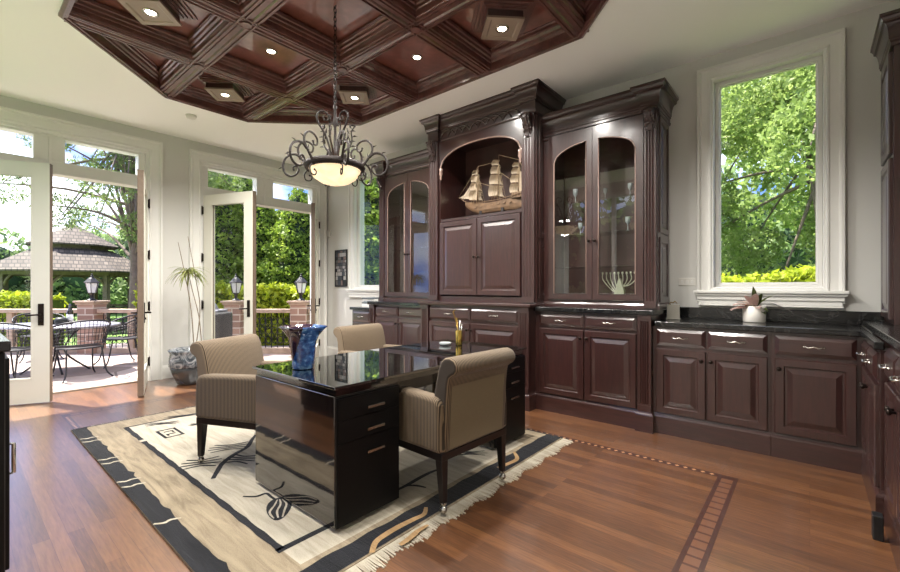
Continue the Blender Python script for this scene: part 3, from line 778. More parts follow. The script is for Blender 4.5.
# centre upper
def centre_upper():
    w=1.44; x0=XC-.72; t=thing('display_cabinet','tallest mahogany cabinet with an arched niche over two panelled doors','cabinet',(x0,3.76,1.026)); dz=-1.026
    D=YB-3.76-.002; zt=3.03+dz
    nx0,nx1=.17,w-.17
    c=MB(); c.box(0,nx0,0,D,0,zt); c.box(nx1,w,0,D,0,zt); c.box(nx0,nx1,D-.02,D,0,zt); c.box(nx0,nx1,0,D-.02,0,.06); c.box(nx0,nx1,0,D-.02,1.955+dz,1.985+dz); c.box(nx0,nx1,.02,D-.02,2.90+dz,zt)
    c.build('carcass',M['cab'],t)
    MB().box(nx0+.001,nx1-.001,D-.03,D-.021,1.986+dz,2.899+dz).build('niche_back',M['cabin'],t)
    a=MB(); xm=w/2; hw=(nx1-nx0)/2
    def arch(x):
        u=min(1,abs(x-xm)/hw); return 2.58+dz+.22*sqrt(max(0,1-u**2.4))
    arch_front(a,nx0-.01,nx1+.01,1.985+dz,3.03+dz,nx0+.001,nx1-.001,1.986+dz,arch,-.004,.018,n=28)
    a.build('arch_panel',M['cabx'],t)
    b=MB(); pts=[(nx0+.002,-.006,2.56+dz)]+[(nx0+(nx1-nx0)*i/28,-.006,arch(nx0+(nx1-nx0)*i/28)) for i in range(29)]+[(nx1-.002,-.006,2.56+dz)]
    b.tube(pts,.01,6)
    for s,xx in ((1,nx0),(-1,nx1)):   # little drop ornaments at the spring of the arch
        b.lathe([(.0001,2.44+dz),(.016,2.47+dz),(.01,2.49+dz),(.024,2.52+dz),(.016,2.55+dz),(.026,2.575+dz),(.0001,2.60+dz)],12,c=(xx+s*.014,-.008))
    b.build('arch_bead',M['bead'],t)
    for (p,q,s) in ((nx0+.005,xm-.003,-1),(xm+.003,nx1-.005,1)):
        dd=MB().nested(p,q,1.10+dz,1.945+dz,[(0,0),(0,-.018),(.004,-.024),(.055,-.024),(.062,-.013),(.074,-.013),(.105,-.022)]).build('door',M['cab'],t)
        knob(dd,(q-.028) if s==-1 else (p+.028),-.024,1.52+dz)
    pilaster(t,.01,.15,.01,2.91+dz,d=.035,n=3); pilaster(t,w-.15,w-.01,.01,2.91+dz,d=.035,n=3)
    f=MB(); f.sweep([(0,D),(0,-.035),(.16,-.035),(.16,0),(w-.16,0),(w-.16,-.035),(w,-.035),(w,D)],[(0,2.905+dz),(.012,2.905+dz),(.02,2.915+dz),(.02,2.93+dz),(0,2.94+dz)])
    f.box(0,.16,-.035,0,2.905+dz,3.03+dz); f.box(w-.16,w,-.035,0,2.905+dz,3.03+dz)
    f.build('architrave',M['cabx'],t)
    fr=MB(); n=10; st=(w-.36)/n
    for i in range(n-1):
        xx=.18+i*st
        fr.tube([(xx+st*2*j/10,-.008,2.942+dz+.075*sin(pi*j/10)**.7) for j in range(11)],.0095,6)
    for i in range(n+1):
        xx=.18+i*st; fr.lathe([(.0001,2.932+dz),(.009,2.94+dz),(.006,2.95+dz),(.0001,2.955+dz)],8,c=(xx,-.008))
    fr.build('arcade_frieze',M['cabx'],t)
    cr=MB(); pr=crownprof(3.03+dz,3.188+dz,.075)
    cr.sweep([(0,D),(0,-.0),(w,-.0),(w,D)],pr); cr.sweep([(0,.02),(0,-.035),(.16,-.035),(.16,.02)],pr); cr.sweep([(w-.16,.02),(w-.16,-.035),(w,-.035),(w,.02)],pr); 
    cr.box(0,w,0,D,3.03+dz,3.187+dz); cr.build('crown',M['cabx'],t)
    corbel(t,.08,-.035,2.905+dz,.1,.22); corbel(t,w-.08,-.035,2.905+dz,.1,.22)
    sp=MB(); 
    for (za,zb2) in ((.05,.62),(.66,1.86)):
        sp.nested(.05,D-.03,za,zb2,[(0,0),(0,-.01),(.04,-.01),(.05,-.002),(.07,-.002),(.09,-.009)],M=Matrix.Translation((w,0,0))@Matrix.Rotation(pi/2,4,'Z'))
    sp.build('side_panel',M['cab'],t)
    mb=MB().lathe([(.02,-.004),(.02,0),(.0001,.001)],12,c=(.38,.2)); o=mb.build('niche_lamp',M['bulb'],t); o.location=(0,0,2.899+dz-.002)
centre_upper()

# tall unit at the right wall
t=thing('tall_cabinet','tall mahogany cabinet with crown at the right edge, standing on the raised worktop','cabinet',(.40,YB-.002,.951),-pi/2)
MB().box(0,.46,0,.515,0,1.94).build('body',M['cab'],t)
for (a,b) in ((.03,1.05),(1.08,1.72)):
    MB().nested(.04,.42,a,b,DOORL).build('panel',M['cab'],t)
m_=MB(); m_.sweep([(0,0),(.46,0),(.46,.515)],crownprof(1.74,1.93,.07)); m_.build('crown',M['cabx'],t)
# ================================================================= FURNITURE AND OBJECTS
def fl(u,v,z=0.0):
    """a point on the floor plane, used for laying out the rug drawing"""
    a=(u-450)/425; t=(1.18-z)*425/(v-288); return ((.763*a-.646)*t,(.646*a+.763)*t)
def smooth(pts,n=6):
    out=[]; P=[Vector(p) for p in pts]
    for i in range(len(P)-1):
        p0=P[max(i-1,0)];p1=P[i];p2=P[i+1];p3=P[min(i+2,len(P)-1)]
        for k in range(n):
            t=k/n; out.append(.5*((2*p1)+(-p0+p2)*t+(2*p0-5*p1+4*p2-p3)*t*t+(-p0+3*p1-3*p2+p3)*t**3))
    out.append(P[-1]); return out

# ---- rug
RZ=.012
def rug():
    mb=MB(); x0,x1,y0,y1=-4.64,-1.47,.655,3.10
    mb.box(x0,x1,y0,y1,.001,RZ,0)
    z=[RZ+.0008]
    def flat(pts,m,dz=0.0):
        A=sum(pts[i][0]*pts[(i+1)%len(pts)][1]-pts[(i+1)%len(pts)][0]*pts[i][1] for i in range(len(pts)))
        if A<0: pts=pts[::-1]
        mb.add([(p[0],p[1],z[0]+dz) for p in pts],[tuple(range(len(pts)))],m)
    def rect(a,b,c,d,m,dz=0): flat([(a,c),(b,c),(b,d),(a,d)],m,dz)
    def strip(pts,w,m,dz=0,wob=0):
        P=smooth([(p[0],p[1],0) for p in pts],6); n=len(P)
        ws=w if isinstance(w,(list,tuple)) else None
        L_=[];R_=[]
        for i,p in enumerate(P):
            d=(P[min(i+1,n-1)]-P[max(i-1,0)]); d=d.normalized() if d.length>0 else Vector((1,0,0))
            t=i/(n-1); ww=(ws[min(int(t*len(ws)),len(ws)-1)] if ws else w)*(.55+.45*sin(pi*min(1,max(0,t*.9+.1))))+wob*(rnd.random()-.5)
            L_.append((p.x-d.y*ww/2,p.y+d.x*ww/2)); R_.append((p.x+d.y*ww/2,p.y-d.x*ww/2))
        for i in range(n-1): mb.add([(q[0],q[1],z[0]+dz) for q in (L_[i],R_[i],R_[i+1],L_[i+1])],[(0,1,2,3)],m)
    rnd=random.Random(3)
    # charcoal band along the near long side, ragged inner edge
    n=60; outer=[];inner=[]
    for i in range(n+1):
        x=x0+.0+(x1-x0-.0)*i/n; outer.append((x,y0)); inner.append((x,y0+.088+.010*rnd.random()+(.014*((i*7)%13==0))))
    for i in range(n): flat([outer[i],outer[i+1],inner[i+1],inner[i]],2)
    for (u,v) in ((79,441),(82,444),(98,462),(101,466),(118,484),(123,489),(158,525)):
        p=fl(u,v); q=(p[0]+.02,y0+.005)
        strip([(q[0]-.02,y0+.0),(q[0]+.008,y0+.04),(q[0]-.0,y0+.07),(q[0]+.02,y0+.11)],.018,1,.0008,.006)
    # thin dark edge on the left short side and far side
    rect(x0,x0+.02,y0,y1,2); rect(x0,x1,y1-.018,y1,2)
    # inner field
    fx0,fx1,fy0,fy1=-4.36,-1.80,.96,2.80
    rect(fx0,x1-.17,fy0,fy1,1,.0003)
    nn=40
    for (a,b,c,d) in ((fx0,fx1,fy0,fy0),):
        for i in range(nn):
            xa=a+(b-a)*i/nn; xb=a+(b-a)*(i+1)/nn; w1=.034+.006*sin(i*1.9); w2=.034+.006*sin((i+1)*1.9)
            flat([(xa,c-w1/2),(xb,c-w2/2),(xb,c+w2/2),(xa,c+w1/2)],2,.0012)
    rect(fx0-.012,fx0+.012,fy0-.017,fy1,2,.0012); rect(fx0,fx1-.25,fy1-.012,fy1+.012,2,.0012)
    rect(fx1-.018,fx1+.018,fy0-.02,1.35,2,.0012)
    rect(fx0+.45,fx0+.5,fy0-.02,fy0+.02,1,.002)
    # charcoal band on the right short side
    bx0,bx1=x1-.135,x1-.01
    for i in range(50):
        ya=y0+(y1-y0)*i/50; yb=y0+(y1-y0)*(i+1)/50
        flat([(bx0+.005*sin(i*1.3),ya),(bx1,ya),(bx1,yb),(bx0+.005*sin((i+1)*1.3),yb)],2,.0014)
    # light far end of the field beyond the desk
    rect(x0+.3,bx0-.01,fy1+.03,y1-.02,1,.0004) if False else None
    # gold strokes
    def px(l,w,m,dz=.002,wob=0): strip([fl(*q) for q in l],w,m,dz,wob)
    px([(372,556),(376,545),(388,536),(400,529),(414,522),(424,517),(426,510)],.034,3,.0026)
    px([(400,548),(410,541),(418,534),(428,528)],.03,3,.0026)
    px([(498,470),(508,466),(517,461),(514,454)],.032,3,.0026)
    # brush drawn branches and leaves
    px([(213,481),(217,474),(223,465),(235,456),(247,449),(253,440),(262,430)],.035,2,.002,.006)
    def leafgroup(c,ang,L,n,spread,w=.016):
        for i in range(n):
            t=(i-(n-1)/2); o=(c[0]-sin(ang)*t*spread,c[1]+cos(ang)*t*spread)
            k=1-abs(t)*.16
            strip([(o[0]-cos(ang)*L*k/2,o[1]-sin(ang)*L*k/2),(o[0]-sin(ang)*.02*(-t),o[1]+cos(ang)*.02*(-t)),(o[0]+cos(ang)*L*k/2,o[1]+sin(ang)*L*k/2)],w,2,.002,.004)
    leafgroup(fl(201,465),R(62),.26,4,.055,.02); leafgroup(fl(230,449),R(60),.3,4,.05,.018); leafgroup(fl(241,461),R(35),.24,4,.05,.02)
    leafgroup(fl(163,425),R(60),.26,3,.04); leafgroup(fl(186,417),R(70),.34,3,.04); leafgroup(fl(202,425),R(70),.2,3,.03)
    # small square seal
    c=fl(170,434.5)
    for (a,b,cc,d) in ((-.12,.12,-.07,-.05),(-.12,.12,.05,.07),(-.12,-.10,-.07,.07),(.10,.12,-.07,.07),(-.06,-.04,-.03,.03),(-.06,.0,.02,.035),(.02,.04,-.03,.03),(.02,.07,-.035,-.02)): rect(c[0]+a,c[0]+b,c[1]+cc,c[1]+d,2,.002)
    px([(243,499),(256,499),(266,496),(272,500),(284,508)],.018,2,.002)
    c=fl(279,511); ca,sa=cos(R(150)),sin(R(150))
    def el(x,y): return (c[0]+x*ca-y*sa,c[1]+x*sa+y*ca)
    flat([el(.125*cos(q),.062*sin(q)*(1+.25*cos(q))) for q in [2*pi*k/20 for k in range(20)]],2,.0022)
    for k in (-1,0,1): strip([el(-.10,.02*k),el(-.03,.036*k+.008),el(.04,.03*k-.006),el(.10,.012*k)],.011,1,.003,.002)
    px([(398,492),(408,487),(420,480),(432,474),(445,470)],.03,2,.002); px([(407,488),(416,488),(426,490)],.022,2,.002)
    px([(270,410),(300,404),(330,402),(352,405)],.03,2,.002)
    leafgroup(fl(470,455),R(40),.25,3,.04); 
    o=mb.build('area_rug',[M['rugtan'],M['rugcream'],M['rugblack'],M['ruggold']],fix=False)
    tag(o,'large tan and cream wool rug with charcoal border and brush drawn branches under the desk','rug')
    for (xa,s,m) in ((x1,1,0),(x0,-1,0)):
        f=MB(); y=y0
        while y<y1-.004:
            w=.006+.004*rnd.random(); L_=(.062+.03*rnd.random())*(1+.15*sin(y*23)) if s==1 else (.015+.03*rnd.random()); b=(rnd.random()-.5)*.012
            f.add([(xa,y,.008),(xa,y+w,.008),(xa+s*L_,y+w*.7+b,.004),(xa+s*L_,y+b,.004),(xa,y,.0),(xa,y+w,.0),(xa+s*L_,y+w*.7+b,.0),(xa+s*L_,y+b,.0)],
                  [(0,1,2,3),(4,7,6,5),(0,3,7,4),(1,5,6,2),(3,2,6,7)],0); y+=w*.92
        f.build('fringe',M['rugcream'],o,fix=True)
rug()

# ---- desk
M['desktop']=simple('black_mirror_glass',(9,12,12),.03,coat=1,coatr=.01,spec=1.0)
M['desktop'].node_tree.nodes['Principled BSDF'].inputs['IOR'].default_value=2.1
DX0,DX1,DY0,DY1=-2.545,-1.705,1.175,2.955
M['satin']=simple('satin_black',(10,9,10),.42,spec=.25)
desk=thing('executive_desk','large black lacquer desk with mirror glossy glass top standing on the rug','desk',(-2.125,2.06,RZ+.002))
def dl(x0,x1,y0,y1,z0,z1,name,mat,bev=None,parent=None):
    return MB().box(x0+2.125,x1+2.125,y0-2.06,y1-2.06,z0-.014,z1-.014).build(name,mat,parent or desk,bevel=bev)
dl(DX0,DX1,DY0,DY1,.698,.712,'glass_top',M['desktop'],.002)
dl(DX0+.02,DX1-.02,DY0+.02,DY1-.02,.664,.697,'riser',M['acrylic'])
dl(DX0+.03,DX1-.03,1.60,2.52,.60,.662,'apron',M['lacquer'])
for k,(ya,yb) in enumerate(((1.187,1.594),(2.52,2.935))):
    p=dl(-2.53,-1.725,ya,yb,.03,.662,'pedestal',M['lacqbrown'],.004)
    dl(-2.50,-1.755,ya+.02,yb-.02,.014,.0295,'plinth',M['acrylic'],None)
    dl(-1.724,-1.712,ya+.004,yb-.004,.034,.655,'drawer_face',M['satin'],None)
    for (za,zb) in ((.545,.648),(.435,.541),(.038,.431)):
        d=MB().box(-1.711+2.125,-1.706+2.125,ya+.008-2.06,yb-.008-2.06,za-.014,zb-.014).build('drawer',M['satin'],desk)
        zc=min(zb-.06,.583 if za>.5 else (.474 if za>.4 else .359)); yc=(ya+yb)/2+.02
        h=MB().box(-1.693+2.125,-1.683+2.125,yc-.055-2.06,yc+.055-2.06,zc-.006-.014,zc+.006-.014)
        for s in (-1,1): h.box(-1.706+2.125,-1.69+2.125,yc+s*.04-.004-2.06,yc+s*.04+.004-2.06,zc-.018,zc-.01)
        h.build('handle',M['nickel'],d)

# ---- chairs (front = local -y)
def make_chair(label,group):
    t=thing('striped_armchair',label,'chair',(0,0,0),0,group)
    bp=[(.15,.31),(.15,.36),(.165,.45),(.185,.58),(.205,.68),(.222,.745),(.24,.783),(.265,.803),(.30,.808),(.333,.796),(.352,.77),(.35,.742),(.334,.722),(.315,.712),(.298,.698),(.29,.66),(.283,.58),(.277,.45),(.27,.31)]
    mb=MB().prism(bp,-.27,.27,'x',sm=True); mb.build('backrest',M['strx'],t,bevel=.016,segs=3)
    mb=MB(); ob=[(.2715,.325),(.2785,.45),(.2845,.58),(.2915,.655)]; L_=len(ob)
    mb.add([(-.235,a,b) for a,b in ob]+[(.235,a,b) for a,b in ob]+[(-.235,a-.004,b) for a,b in ob]+[(.235,a-.004,b) for a,b in ob],[(i,i+1,L_+i+1,L_+i) for i in range(L_-1)]+[(i,2*L_+i,2*L_+i+1,i+1) for i in range(L_-1)]+[(L_+i,L_+i+1,3*L_+i+1,3*L_+i) for i in range(L_-1)]); mb.build('back_panel',M['fabback'],t)
    for s in (-1,1):
        ap=[(-.30,.31),(-.315,.45),(-.32,.575),(-.312,.59),(-.29,.604),(-.25,.61),(.0,.604),(.215,.596),(.245,.586),(.262,.56),(.268,.45),(.268,.31)]
        mb=MB().prism(ap,s*.215,s*.305,'x',sm=False); mb.build('arm',M['stry'],t,bevel=.026,segs=4)
    MB().box(-.22,.22,-.305,.16,.33,.45).build('seat',M['strx'],t,bevel=.035,segs=4)
    MB().box(-.288,.288,-.285,.268,.27,.312).build('frame',M['legwood'],t,bevel=.004)
    for (sx,sy) in ((-1,-1),(1,-1),(-1,1),(1,1)):
        mb=MB(); x,y=sx*.262,(-.255 if sy<0 else .242); a,b=.024,.015; dy=sy*.012
        vs=[(x+i*b,y+dy+j*b,.05) for i,j in ((-1,-1),(1,-1),(1,1),(-1,1))]+[(x+i*a,y+j*a,.275) for i,j in ((-1,-1),(1,-1),(1,1),(-1,1))]
        mb.add(vs,[(0,3,2,1),(4,5,6,7),(0,1,5,4),(1,2,6,5),(2,3,7,6),(3,0,4,7)])
        lg=mb.build('leg',M['legwood'],t,bevel=.003)
        c=MB(); c.lathe([(.012,.06),(.017,.052),(.017,.044),(.008,.04)],12,c=(x,y+dy))
        c.lathe([(.0001,-.016),(.014,-.015),(.02,-.008),(.021,0),(.02,.008),(.014,.015),(.0001,.016)],14,M=Matrix.Translation((x+.006,y+dy+.006,.021))@Matrix.Rotation(R(70),4,'Y'))
        c.build('caster',M['nickel'],lg)
    return t
G='striped armchairs around the desk'
ch=make_chair('striped taupe armchair in front of the desk, seen from behind, brass casters',G)
ch.location=(-1.695,1.93,RZ+.003); ch.rotation_euler.z=-pi/2+R(-2)
copy_tree(ch,'striped taupe armchair left of the desk, nearest the potted plant',(-2.965,1.43,RZ+.003),pi/2+R(24))
copy_tree(ch,'armchair whose plain brown back top shows behind the far side of the desk',(-3.05,2.60,RZ+.003),pi/2+R(4))

# ---- vase on the desk
DT=.7135
def vase():
    x=NT('blue_art_glass'); x.setp(rough=.08,coat=1,coatr=.03)
    sp=x.n('ShaderNodeSeparateXYZ'); v=x.coord(); x.l(v,sp.inputs[0])
    f=x.noise(v,34,4,.6); 
    c=x.ramp(f,[(.35,lin((22,44,92))),(.55,lin((46,86,142))),(.72,lin((120,160,196)))])
    side=x.math('LESS_THAN',x.math('ADD',x.math('ADD',sp.outputs[0],x.math('MULTIPLY',sp.outputs[1],1.0)),x.math('MULTIPLY',sp.outputs[2],-.45)),-.075)
    c2=x.mix(side,c,lin((44,30,46)))
    x.l(c2,x.b.inputs['Base Color'])
    prof=[(.046,0),(.05,.004),(.052,.05),(.058,.11),(.062,.15),(.07,.185),(.088,.22),(.104,.242),(.1,.246),(.083,.222),(.064,.185),(.057,.15),(.048,.05),(.0001,.02)]
    def mod(a,z): return 1+(.14*max(0,(z-.15)/.1))*sin(4*a-1.22)
    mb=MB().lathe(prof,48,mod=mod); o=mb.build('glass_vase',x.mat,loc=(-2.25,1.335,DT)); o.scale=(1.2,1.2,1); tag(o,'blue and purple art glass vase with flared rim on the near end of the desk','vase')
vase()
# pencil holder with pens
t=thing('pen_cup','small gold cup holding pens on the far end of the desk','pen holder',(-2.19,2.70,DT))
MB().lathe([(.026,0),(.028,.003),(.027,.03),(.030,.12),(.028,.122),(.026,.03),(.0001,.01)],20).build('cup',M['gold'],t)
for i,(dx,dy,h) in enumerate(((-.01,.0,.22),(.012,.004,.17),(.0,-.012,.18),(-.004,.012,.2))):
    MB().tube([(dx*.4,dy*.4,.015),(dx*2.2,dy*2,h)],.004,8).build('pen',M['nickel'] if i%2 else M['gold'],t)
MB().tube(smooth([(.0,.0,.02),(-.02,0,.16),(-.05,.0,.24),(-.06,0,.27),(-.04,0,.285)],5),[.006]*21,6).build('curved_pen',M['brass'],t)
t=thing('crystal_dish','small clear crystal dish beside the gold pen cup','dish',(-2.27,2.62,DT))
MB().lathe([(.03,0),(.045,.006),(.052,.022),(.048,.024),(.04,.01),(.0001,.006)],24).build('bowl',M['crystal'],t)

# ---- chandelier
def chandelier():
    zc=2.10; t=thing('chandelier','wrought iron scroll chandelier with a glowing alabaster bowl hanging from the coffered ceiling','chandelier',(XC+.02,1.905,zc))
    MB().lathe([(.012,1.27),(.05,1.28),(.06,1.30),(.062,1.335),(.0001,1.338)][::1],20).build('canopy',M['iron'],t)
    mb=MB(); z=.46
    while z<1.26:
        k=int(z*1000)%2
        for ang in (0,):
            pts=[(.011*cos(a),0,z+.02+.022*sin(a)) if (round((z-.46)/.034))%2==0 else (0,.011*cos(a),z+.02+.022*sin(a)) for a in [2*pi*i/10 for i in range(10)]]
            mb.tube(pts,.0035,5,closed=True)
        z+=.034
    mb.build('chain',M['iron'],t)
    MB().lathe([(.0001,.02),(.03,.03),(.034,.05),(.022,.07),(.032,.09),(.03,.11),(.012,.13),(.009,.3),(.02,.33),(.012,.36),(.01,.44),(.016,.46),(.0001,.475)],18).build('stem',M['iron'],t)
    ring=MB().lathe([(.19,-.024),(.217,-.022),(.226,0),(.22,.022),(.2,.03),(.185,.022),(.18,0)],48,close=True)
    for i in range(36):
        a=2*pi*i/36; ring.lathe([(.0001,-.008),(.008,0),(.0001,.008)],6,c=(.222*cos(a),.222*sin(a)))
    ring.build('ring',M['iron'],t)
    MB().lathe([(.196,-.004),(.185,-.045),(.155,-.085),(.105,-.118),(.05,-.134),(.0001,-.138),(.0001,-.13),(.05,-.126),(.1,-.11),(.15,-.08),(.178,-.04),(.188,-.004)],48).build('bowl',M['alab'],t)
    rnd=random.Random(2)
    def leaf_(mb,p,ang,s,M_):
        vs=[(0,0,0),(s*.35,s*.12,s*.35),(s,0,s*.9),(s*.15,-s*.12,s*.6)]
        vs2=[(x,y+.004,z+.002) for x,y,z in vs]
        mm=M_@Matrix.Translation((p[0],0,p[1]))@Matrix.Rotation(ang,4,'Y')
        mb.add(vs+vs2,[(0,1,2,3),(4,7,6,5),(0,4,5,1),(1,5,6,2),(2,6,7,3),(3,7,4,0)],0,False,mm)
    def S(mb,pts,r,M_): 
        P=smooth([(a,0,b) for a,b in pts],5); n=len(P); mb.tube(P,[r*(1-.35*i/(n-1)) for i in range(n)],7,M=M_)
        mb.lathe([(.0001,-.009),(.01,0),(.0001,.009)],8,M=M_@Matrix.Translation((pts[-1][0],0,pts[-1][1])))
    arms=6
    for k in range(arms):
        Mk=Matrix.Rotation(R(k*60+38),4,'Z')
        mb=MB()
        S(mb,[(.2,-.03),(.225,.02),(.262,.075),(.285,.12),(.28,.165),(.245,.197),(.2,.192),(.17,.16),(.175,.12),(.2,.118),(.208,.14)],.0098,Mk)
        S(mb,[(.262,.07),(.30,.10),(.345,.098),(.385,.07),(.402,.02),(.39,-.035),(.35,-.065),(.305,-.055),(.282,-.02),(.295,.012),(.322,.005),(.32,-.018)],.0098,Mk)
        leaf_(mb,(.285,.14),R(10),.03,Mk); leaf_(mb,(.355,.095),R(20),.028,Mk); leaf_(mb,(.402,.0),R(60),.028,Mk); leaf_(mb,(.262,.07),R(-70),.028,Mk)
        S(mb,[(.2,-.01),(.235,-.05),(.225,-.095),(.19,-.10),(.178,-.075),(.195,-.062)],.006,Mk)
        mb.build('arm',M['iron'],t)
    for k in range(6):
        Mk=Matrix.Rotation(R(k*60+8),4,'Z'); mb=MB()
        if k%2==0:
            S(mb,[(.03,.08),(.045,.16),(.075,.24),(.12,.31),(.135,.36),(.118,.4),(.08,.408),(.05,.385),(.052,.35),(.08,.345),(.085,.365)],.0085,Mk)
        else:
            S(mb,[(.03,.06),(.07,.13),(.11,.17),(.13,.23),(.125,.29),(.15,.335)],.0085,Mk)
            for i in range(9): leaf_(mb,(.118+.012*sin(i*2),.17+.02*i),R((-70 if i%2 else 30)),.038,Mk)
        mb.build('scroll',M['iron'],t)
chandelier()

# ---- model ship in the niche
def ship():
    t=thing('model_ship','three masted model sailing ship with cream sails in the cabinet niche','model ship',(-2.73,3.99,1.988),R(-3)); t.scale=(1.14,1,1.02)
    hull=simple('ship_hull_wood',(104,80,58),.5,var=.35,vscale=18); sail=simple('cream_sailcloth',(186,170,148),.8,var=.1,vscale=30); rope=simple('tan_rigging',(160,138,108),.8)
    mb=MB(); N=16; K=7; vs=[]
    for i in range(N+1):
        s=i/N; x=-.36+.76*s; wd=.062*(sin(pi*min(1,s*1.05+.04))**.55)*(1 if s<.8 else 1-.25*(s-.8)/.2); dz=.035*(2*s-1)**2+.02*(s>.78)
        keel=.035+.12*(max(0,.3-s)/.3)**1.6+.05*(max(0,s-.75)/.25)**1.5; deck=.15+.06*(2*s-1)**2+.035*(s>.8)
        for k in range(K+1):
            a=-pi/2+pi*k/K; vs.append((x,wd*sin(a),deck-(deck-keel)*max(0,cos(a))**.6))
    fs=[(i*(K+1)+k,i*(K+1)+k+1,(i+1)*(K+1)+k+1,(i+1)*(K+1)+k) for i in range(N) for k in range(K)]
    fs+=[(i*(K+1),(i+1)*(K+1),(i+1)*(K+1)+K,i*(K+1)+K) for i in range(N)]+[tuple(range(K+1)),tuple(range(N*(K+1),(N+1)*(K+1)))[::-1]]
    mb.add(vs,fs,0,False); 
    mb.box(.24,.38,-.045,.045,.16,.215); mb.box(-.35,-.26,-.03,.03,.17,.2)
    mb.tube([(-.34,0,.2),(-.47,0,.285)],[.008,.003],6)
    for s in (-1,1):
        for j in range(7): mb.box(-.2+j*.07,-.175+j*.07,s*.055-.006,s*.055+.006,.115,.13)
        mb.tube([(-.34,s*.01,.205),(-.2,s*.055,.17),(.1,s*.062,.165),(.38,s*.05,.2)],.005,5)
    mb.build('hull',hull,t)
    mb=MB(); mb.box(-.15,-.12,-.05,.05,0,.075); mb.box(.12,.15,-.05,.05,0,.075); mb.box(-.2,.2,-.02,.02,0,.012); mb.build('stand',M['legwood'],t)
    for (mx_,mh,sc) in ((-.21,.60,.9),(.05,.67,1.0),(.29,.58,.85)):
        mb=MB().tube([(mx_,0,.15),(mx_+.012,0,mh)],[.0065,.003],6); 
        zs=[.21,.33,.435,.52,.585]; zs=[.2+(z-.2)*(mh-.2)/.43 for z in zs]; ws=[.084,.075,.062,.048,.036]
        for z,w in zip(zs,ws): mb.tube([(mx_-.014-w*sc*.55,-w*sc*.85,z),(mx_-.014+w*sc*.55,w*sc*.85,z)],.003,5)
        m_=mb.build('mast',hull,t)
        for i in range(4):
            z0,z1=zs[i]+.006,zs[i+1]-.004; w0,w1=ws[i]*sc,ws[i+1]*sc; n=6; sv=[]
            for a in range(n+1):
                for b in range(n+1):
                    u=a/n*2-1; v=b/n; w=(w0*(1-v)+w1*v)*(1-.06*sin(pi*v))
                    bel=.04*(1-u*u*.6)*sin(pi*v)+.004
                    sv.append((mx_-.014-bel+u*w*.55,u*w*.85,z0+(z1-z0)*v+.008*(1-v)*(1-u*u)))
            sb=MB(); n1=n+1
            sv2=[(x+.003,y,z) for x,y,z in sv]; o_=len(sv)
            f1=[(a*n1+b,a*n1+b+1,(a+1)*n1+b+1,(a+1)*n1+b) for a in range(n) for b in range(n)]
            sb.add(sv+sv2,f1+[tuple(q+o_ for q in f[::-1]) for f in f1],0,True); sb.build('sail',sail,t)
    for (a,b,c) in (((-.46,0,.28),(-.215,0,.36),(-.22,0,.22)),((-.43,0,.26),(-.21,0,.5),(-.24,0,.30)),((-.40,0,.24),(-.205,0,.58),(-.24,.0,.42))):
        n=6; v1=[];
        sb=MB(); sb.prism([(a[0],a[2]),(b[0],b[2]),(c[0],c[2])],-.0015,.0015,'y'); sb.build('jib',sail,t)
    sb=MB().prism([(.30,.2),(.42,.215),(.40,.40),(.305,.44)],-.002,.002,'y'); sb.build('spanker',sail,t)
    rg=MB()
    tops=[(-.2,.6),(.062,.67),(.3,.58)]
    rg.tube([(-.47,0,.285),(-.2,0,.6)],.0024,4); rg.tube([(-.2,0,.6),(.062,0,.6)],.0024,4); rg.tube([(.062,0,.67),(.3,0,.56)],.0024,4); rg.tube([(-.2,0,.42),(.05,0,.3)],.0024,4); rg.tube([(.05,0,.5),(.29,0,.3)],.0024,4); rg.tube([(.3,0,.58),(.42,0,.21)],.0024,4)
    for (x,z) in tops:
        for s in (-1,1):
            for d in (-.05,-.02,.02,.05): rg.tube([(x,0,z*.86),(x+d,s*.06,.165)],.002,4)
            for h in (.22,.27,.32,.38): rg.tube([(x-.045*(1-h*1.2),s*.045*(1-(h-.2)*1.7),h),(x+.045*(1-h*1.2),s*.045*(1-(h-.2)*1.7),h)],.0018,4)
    rg.build('rigging',rope,t)
ship()

# ---- things inside the right hutch
def shelf_z(i): return (1.075,1.3885,1.7085,2.0285,2.3485)[i]
t=thing('menorah','pale metal nine branch menorah on the floor of the right glass hutch','menorah',(-1.36,4.05,1.068))
mb=MB(); mb.prism([(-.055,0),(.055,0),(.05,.09),(.012,.20),(-.0,.2),(-.03,.09)],-.02,.02,'y'); mb.build('base',M['pewter'],t)
for i in range(9):
    x=-.15+.037*i; y=0
    pts=smooth([(.0,0,.05+.012*i),(x*.5,0,.10+.004*i),(x,0,.19),(x-.004,0,.245+(.03 if i==8 else 0))],5)
    q=MB().tube(pts,[.0048]*len(pts),6); q.lathe([(.003,.0),(.009,.004),(.008,.018),(.0001,.018)],8,c=(x-.004,0)) ; 
    b=MB().tube(pts,[.0048]*len(pts),6); b.lathe([(.003,.24),(.009,.244),(.008,.262),(.0001,.262)],8,c=(x-.004,0)); b.build('branch',M['pewter'],t)
GP=[(.028,0),(.03,.004),(.006,.012),(.005,.06),(.012,.07),(.03,.09),(.034,.14),(.031,.14),(.027,.095),(.0001,.078)]
gl=None
